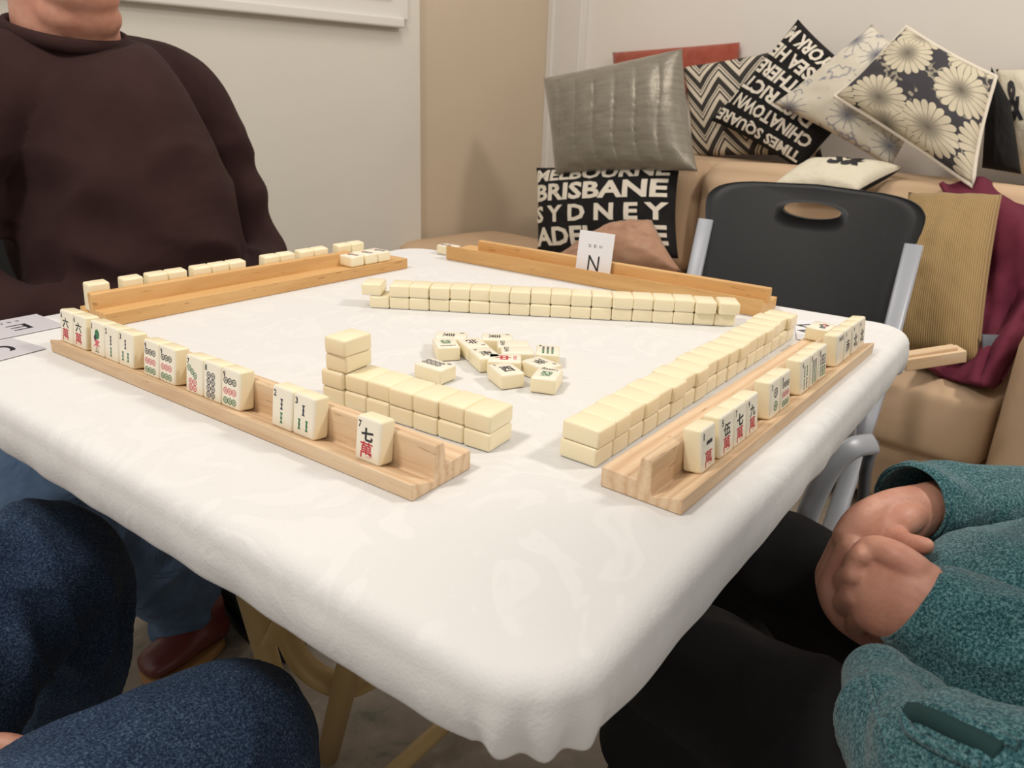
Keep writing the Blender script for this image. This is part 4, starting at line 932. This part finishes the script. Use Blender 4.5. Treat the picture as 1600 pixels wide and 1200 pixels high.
# trousers
bm = bmesh.new()
TA_ = [(1620, 990, .64, .085, .085), (1430, 955, .75, .085, .085), (1290, 938, .83, .078, .078), (1190, 880, .90, .074, .074), (1150, 890, .93, .07, .07), (1160, 1130, .95, .062, .062)]
TB_ = [(1640, 1400, .34, .085, .085), (1480, 1320, .42, .086, .086), (1330, 1220, .50, .084, .084), (1180, 1115, .60, .080, .080), (1060, 1025, .71, .075, .075), (1030, 1040, .75, .07, .07), (1040, 1300, .78, .062, .062)]
limbp(bm, TA_, 26, 6)
limbp(bm, TB_, 26, 6)
add_limb(bm, [(tp(-.10, -.06, .56), .11), (tp(.10, -.06, .56), .11)])
put_mesh('trousers', bake(bm, .006, 8, .5, folds(7, .012, 5)), M['black_trouser'], pt)
# fleece body and sleeves
def cuff_open(name, path, seed, parent, m='teal', wall=.004, n=44, sub=9):
    """sleeve as an open tube with thickness; the first node is the open cuff"""
    nd = [tuple(atf(x, y, f)) + (a, b_) for (x, y, f, a, b_) in path] if not isinstance(path[0][0], Vector) else [tuple(p) + (a, b_) for p, a, b_ in path]
    sp_ = spline(nd, sub); pts = [Vector(q[:3]) for q in sp_]; bm = bmesh.new()
    rings = add_tube(bm, pts, [(float(q[3]), float(q[4])) for q in sp_], n, up=CM @ Vector((0, 1, 0)), cap=False)
    bm.normal_update(); f = folds(11, .007, seed, (1, 1, 1)); nv = {v: v.normal.copy() for v in bm.verts}
    for i, r_ in enumerate(rings):
        k_ = min(1, i / 6)
        for v in r_: v.co += (v.co - pts[i]).normalized() * (f(v.co, None) * k_)
    bm.faces.new(rings[-1])
    o = from_bm(name, bm, M[m], parent); md = o.modifiers.new('s', 'SOLIDIFY'); md.thickness = wall; md.offset = -1; s_ = o.modifiers.new('b', 'SUBSURF'); s_.levels = 1; s_.render_levels = 1; return o
cuff_open('far_sleeve', [(1420, 790, .74, .044, .042), (1434, 790, .745, .048, .046), (1490, 800, .76, .058, .052), (1580, 815, .77, .066, .062), (1700, 825, .78, .070, .068), (1900, 800, .80, .072, .07)], 2.2, pt)
cuff_open('near_sleeve', [(1420, 937, .602, .040, .0425), (1436, 948, .597, .044, .047), (1500, 990, .572, .054, .062), (1580, 1040, .545, .062, .070), (1700, 1110, .52, .072, .074), (1950, 1200, .50, .078, .075)], 6.1, pt)
bm = bmesh.new()
add_limb(bm, [(tp(0, .04, .60), .18, .13), (tp(0, .03, .66), .20, .15), (tp(0, .01, .80), .19, .14), (tp(0, 0, .95), .18, .10), (tp(0, 0, 1.04), .09, .07)], up=Tr, n=36, sub=7)
for s in (-1, 1): add_limb(bm, [(tp(.10 * s, 0, .98), .075), (tp(.18 * s, 0, .95), .075), (tp(.22 * s, .01, .72), .066)], n=24)
limbp(bm, [(1366, 1066, .51, .027), (1380, 1110, .475, .029), (1408, 1170, .43, .032), (1440, 1250, .40, .034)], 22, 6)
limbp(bm, [(1430, 1130, .475, .038), (1470, 1185, .45, .045), (1540, 1290, .41, .07)], 22, 6)
limbp(bm, [(1440, 1180, .415, .034), (1500, 1200, .385, .040), (1600, 1240, .36, .05), (1760, 1290, .35, .06)], 22, 6)
limbp(bm, [(1450, 1260, .39, .04), (1620, 1330, .34, .05)], 22, 6)
limbp(bm, [(1500, 900, .65, .06, .04), (1600, 920, .62, .085, .06), (1750, 950, .58, .11, .09)], 26, 6)
fme = bake(bm, .005, 9, .5, folds(9, .009, 4.4)); fo = put_mesh('fleece_top', fme, M['teal'], pt)
from mathutils.bvhtree import BVHTree
bvh = BVHTree.FromPolygons([v.co.copy() for v in fme.vertices], [tuple(p.vertices) for p in fme.polygons])
def hit(x, y, lift=.002):
    d = ray(x, y).normalized(); r_ = bvh.ray_cast(Vector((0, 0, ZC)), d); return (r_[0] - d * lift) if r_[0] else None
def seam(name, pix, r, m, parent, lift=.001):
    P = [hit(x, y, lift) for x, y in pix]; P = [p for p in P if p]
    if len(P) < 3: return
    b_ = bmesh.new(); S_ = [Vector(q) for q in spline([tuple(p) for p in P], 5)]; add_tube(b_, S_, r, 8); from_bm(name, b_, m, parent)
M['pocket'] = mat('dark green pocket slit shade', (.006, .035, .035), .9)  # dark colour stands in for the shade inside the pocket slit
seam('pocket_opening_shade', [(1425, 1118), (1450, 1120), (1490, 1138), (1530, 1158), (1562, 1178)], .0085, M['pocket'], fo, -.005)
seam('pocket_welt', [(1412, 1112), (1428, 1103), (1460, 1106), (1505, 1124), (1550, 1146), (1590, 1165)], .0038, M['teal'], fo, .002)
seam('pocket_welt', [(1412, 1114), (1420, 1140), (1450, 1160), (1490, 1180), (1530, 1196)], .0038, M['teal'], fo, .002)
seam('hem_seam', [(1345, 1000), (1352, 1050), (1368, 1110), (1395, 1180)], .0022, M['teal'], fo, .001)
c = chair(TO - Tf * .02, math.atan2(Tf.y, Tf.x), 'black folding chair under the person in the teal fleece')
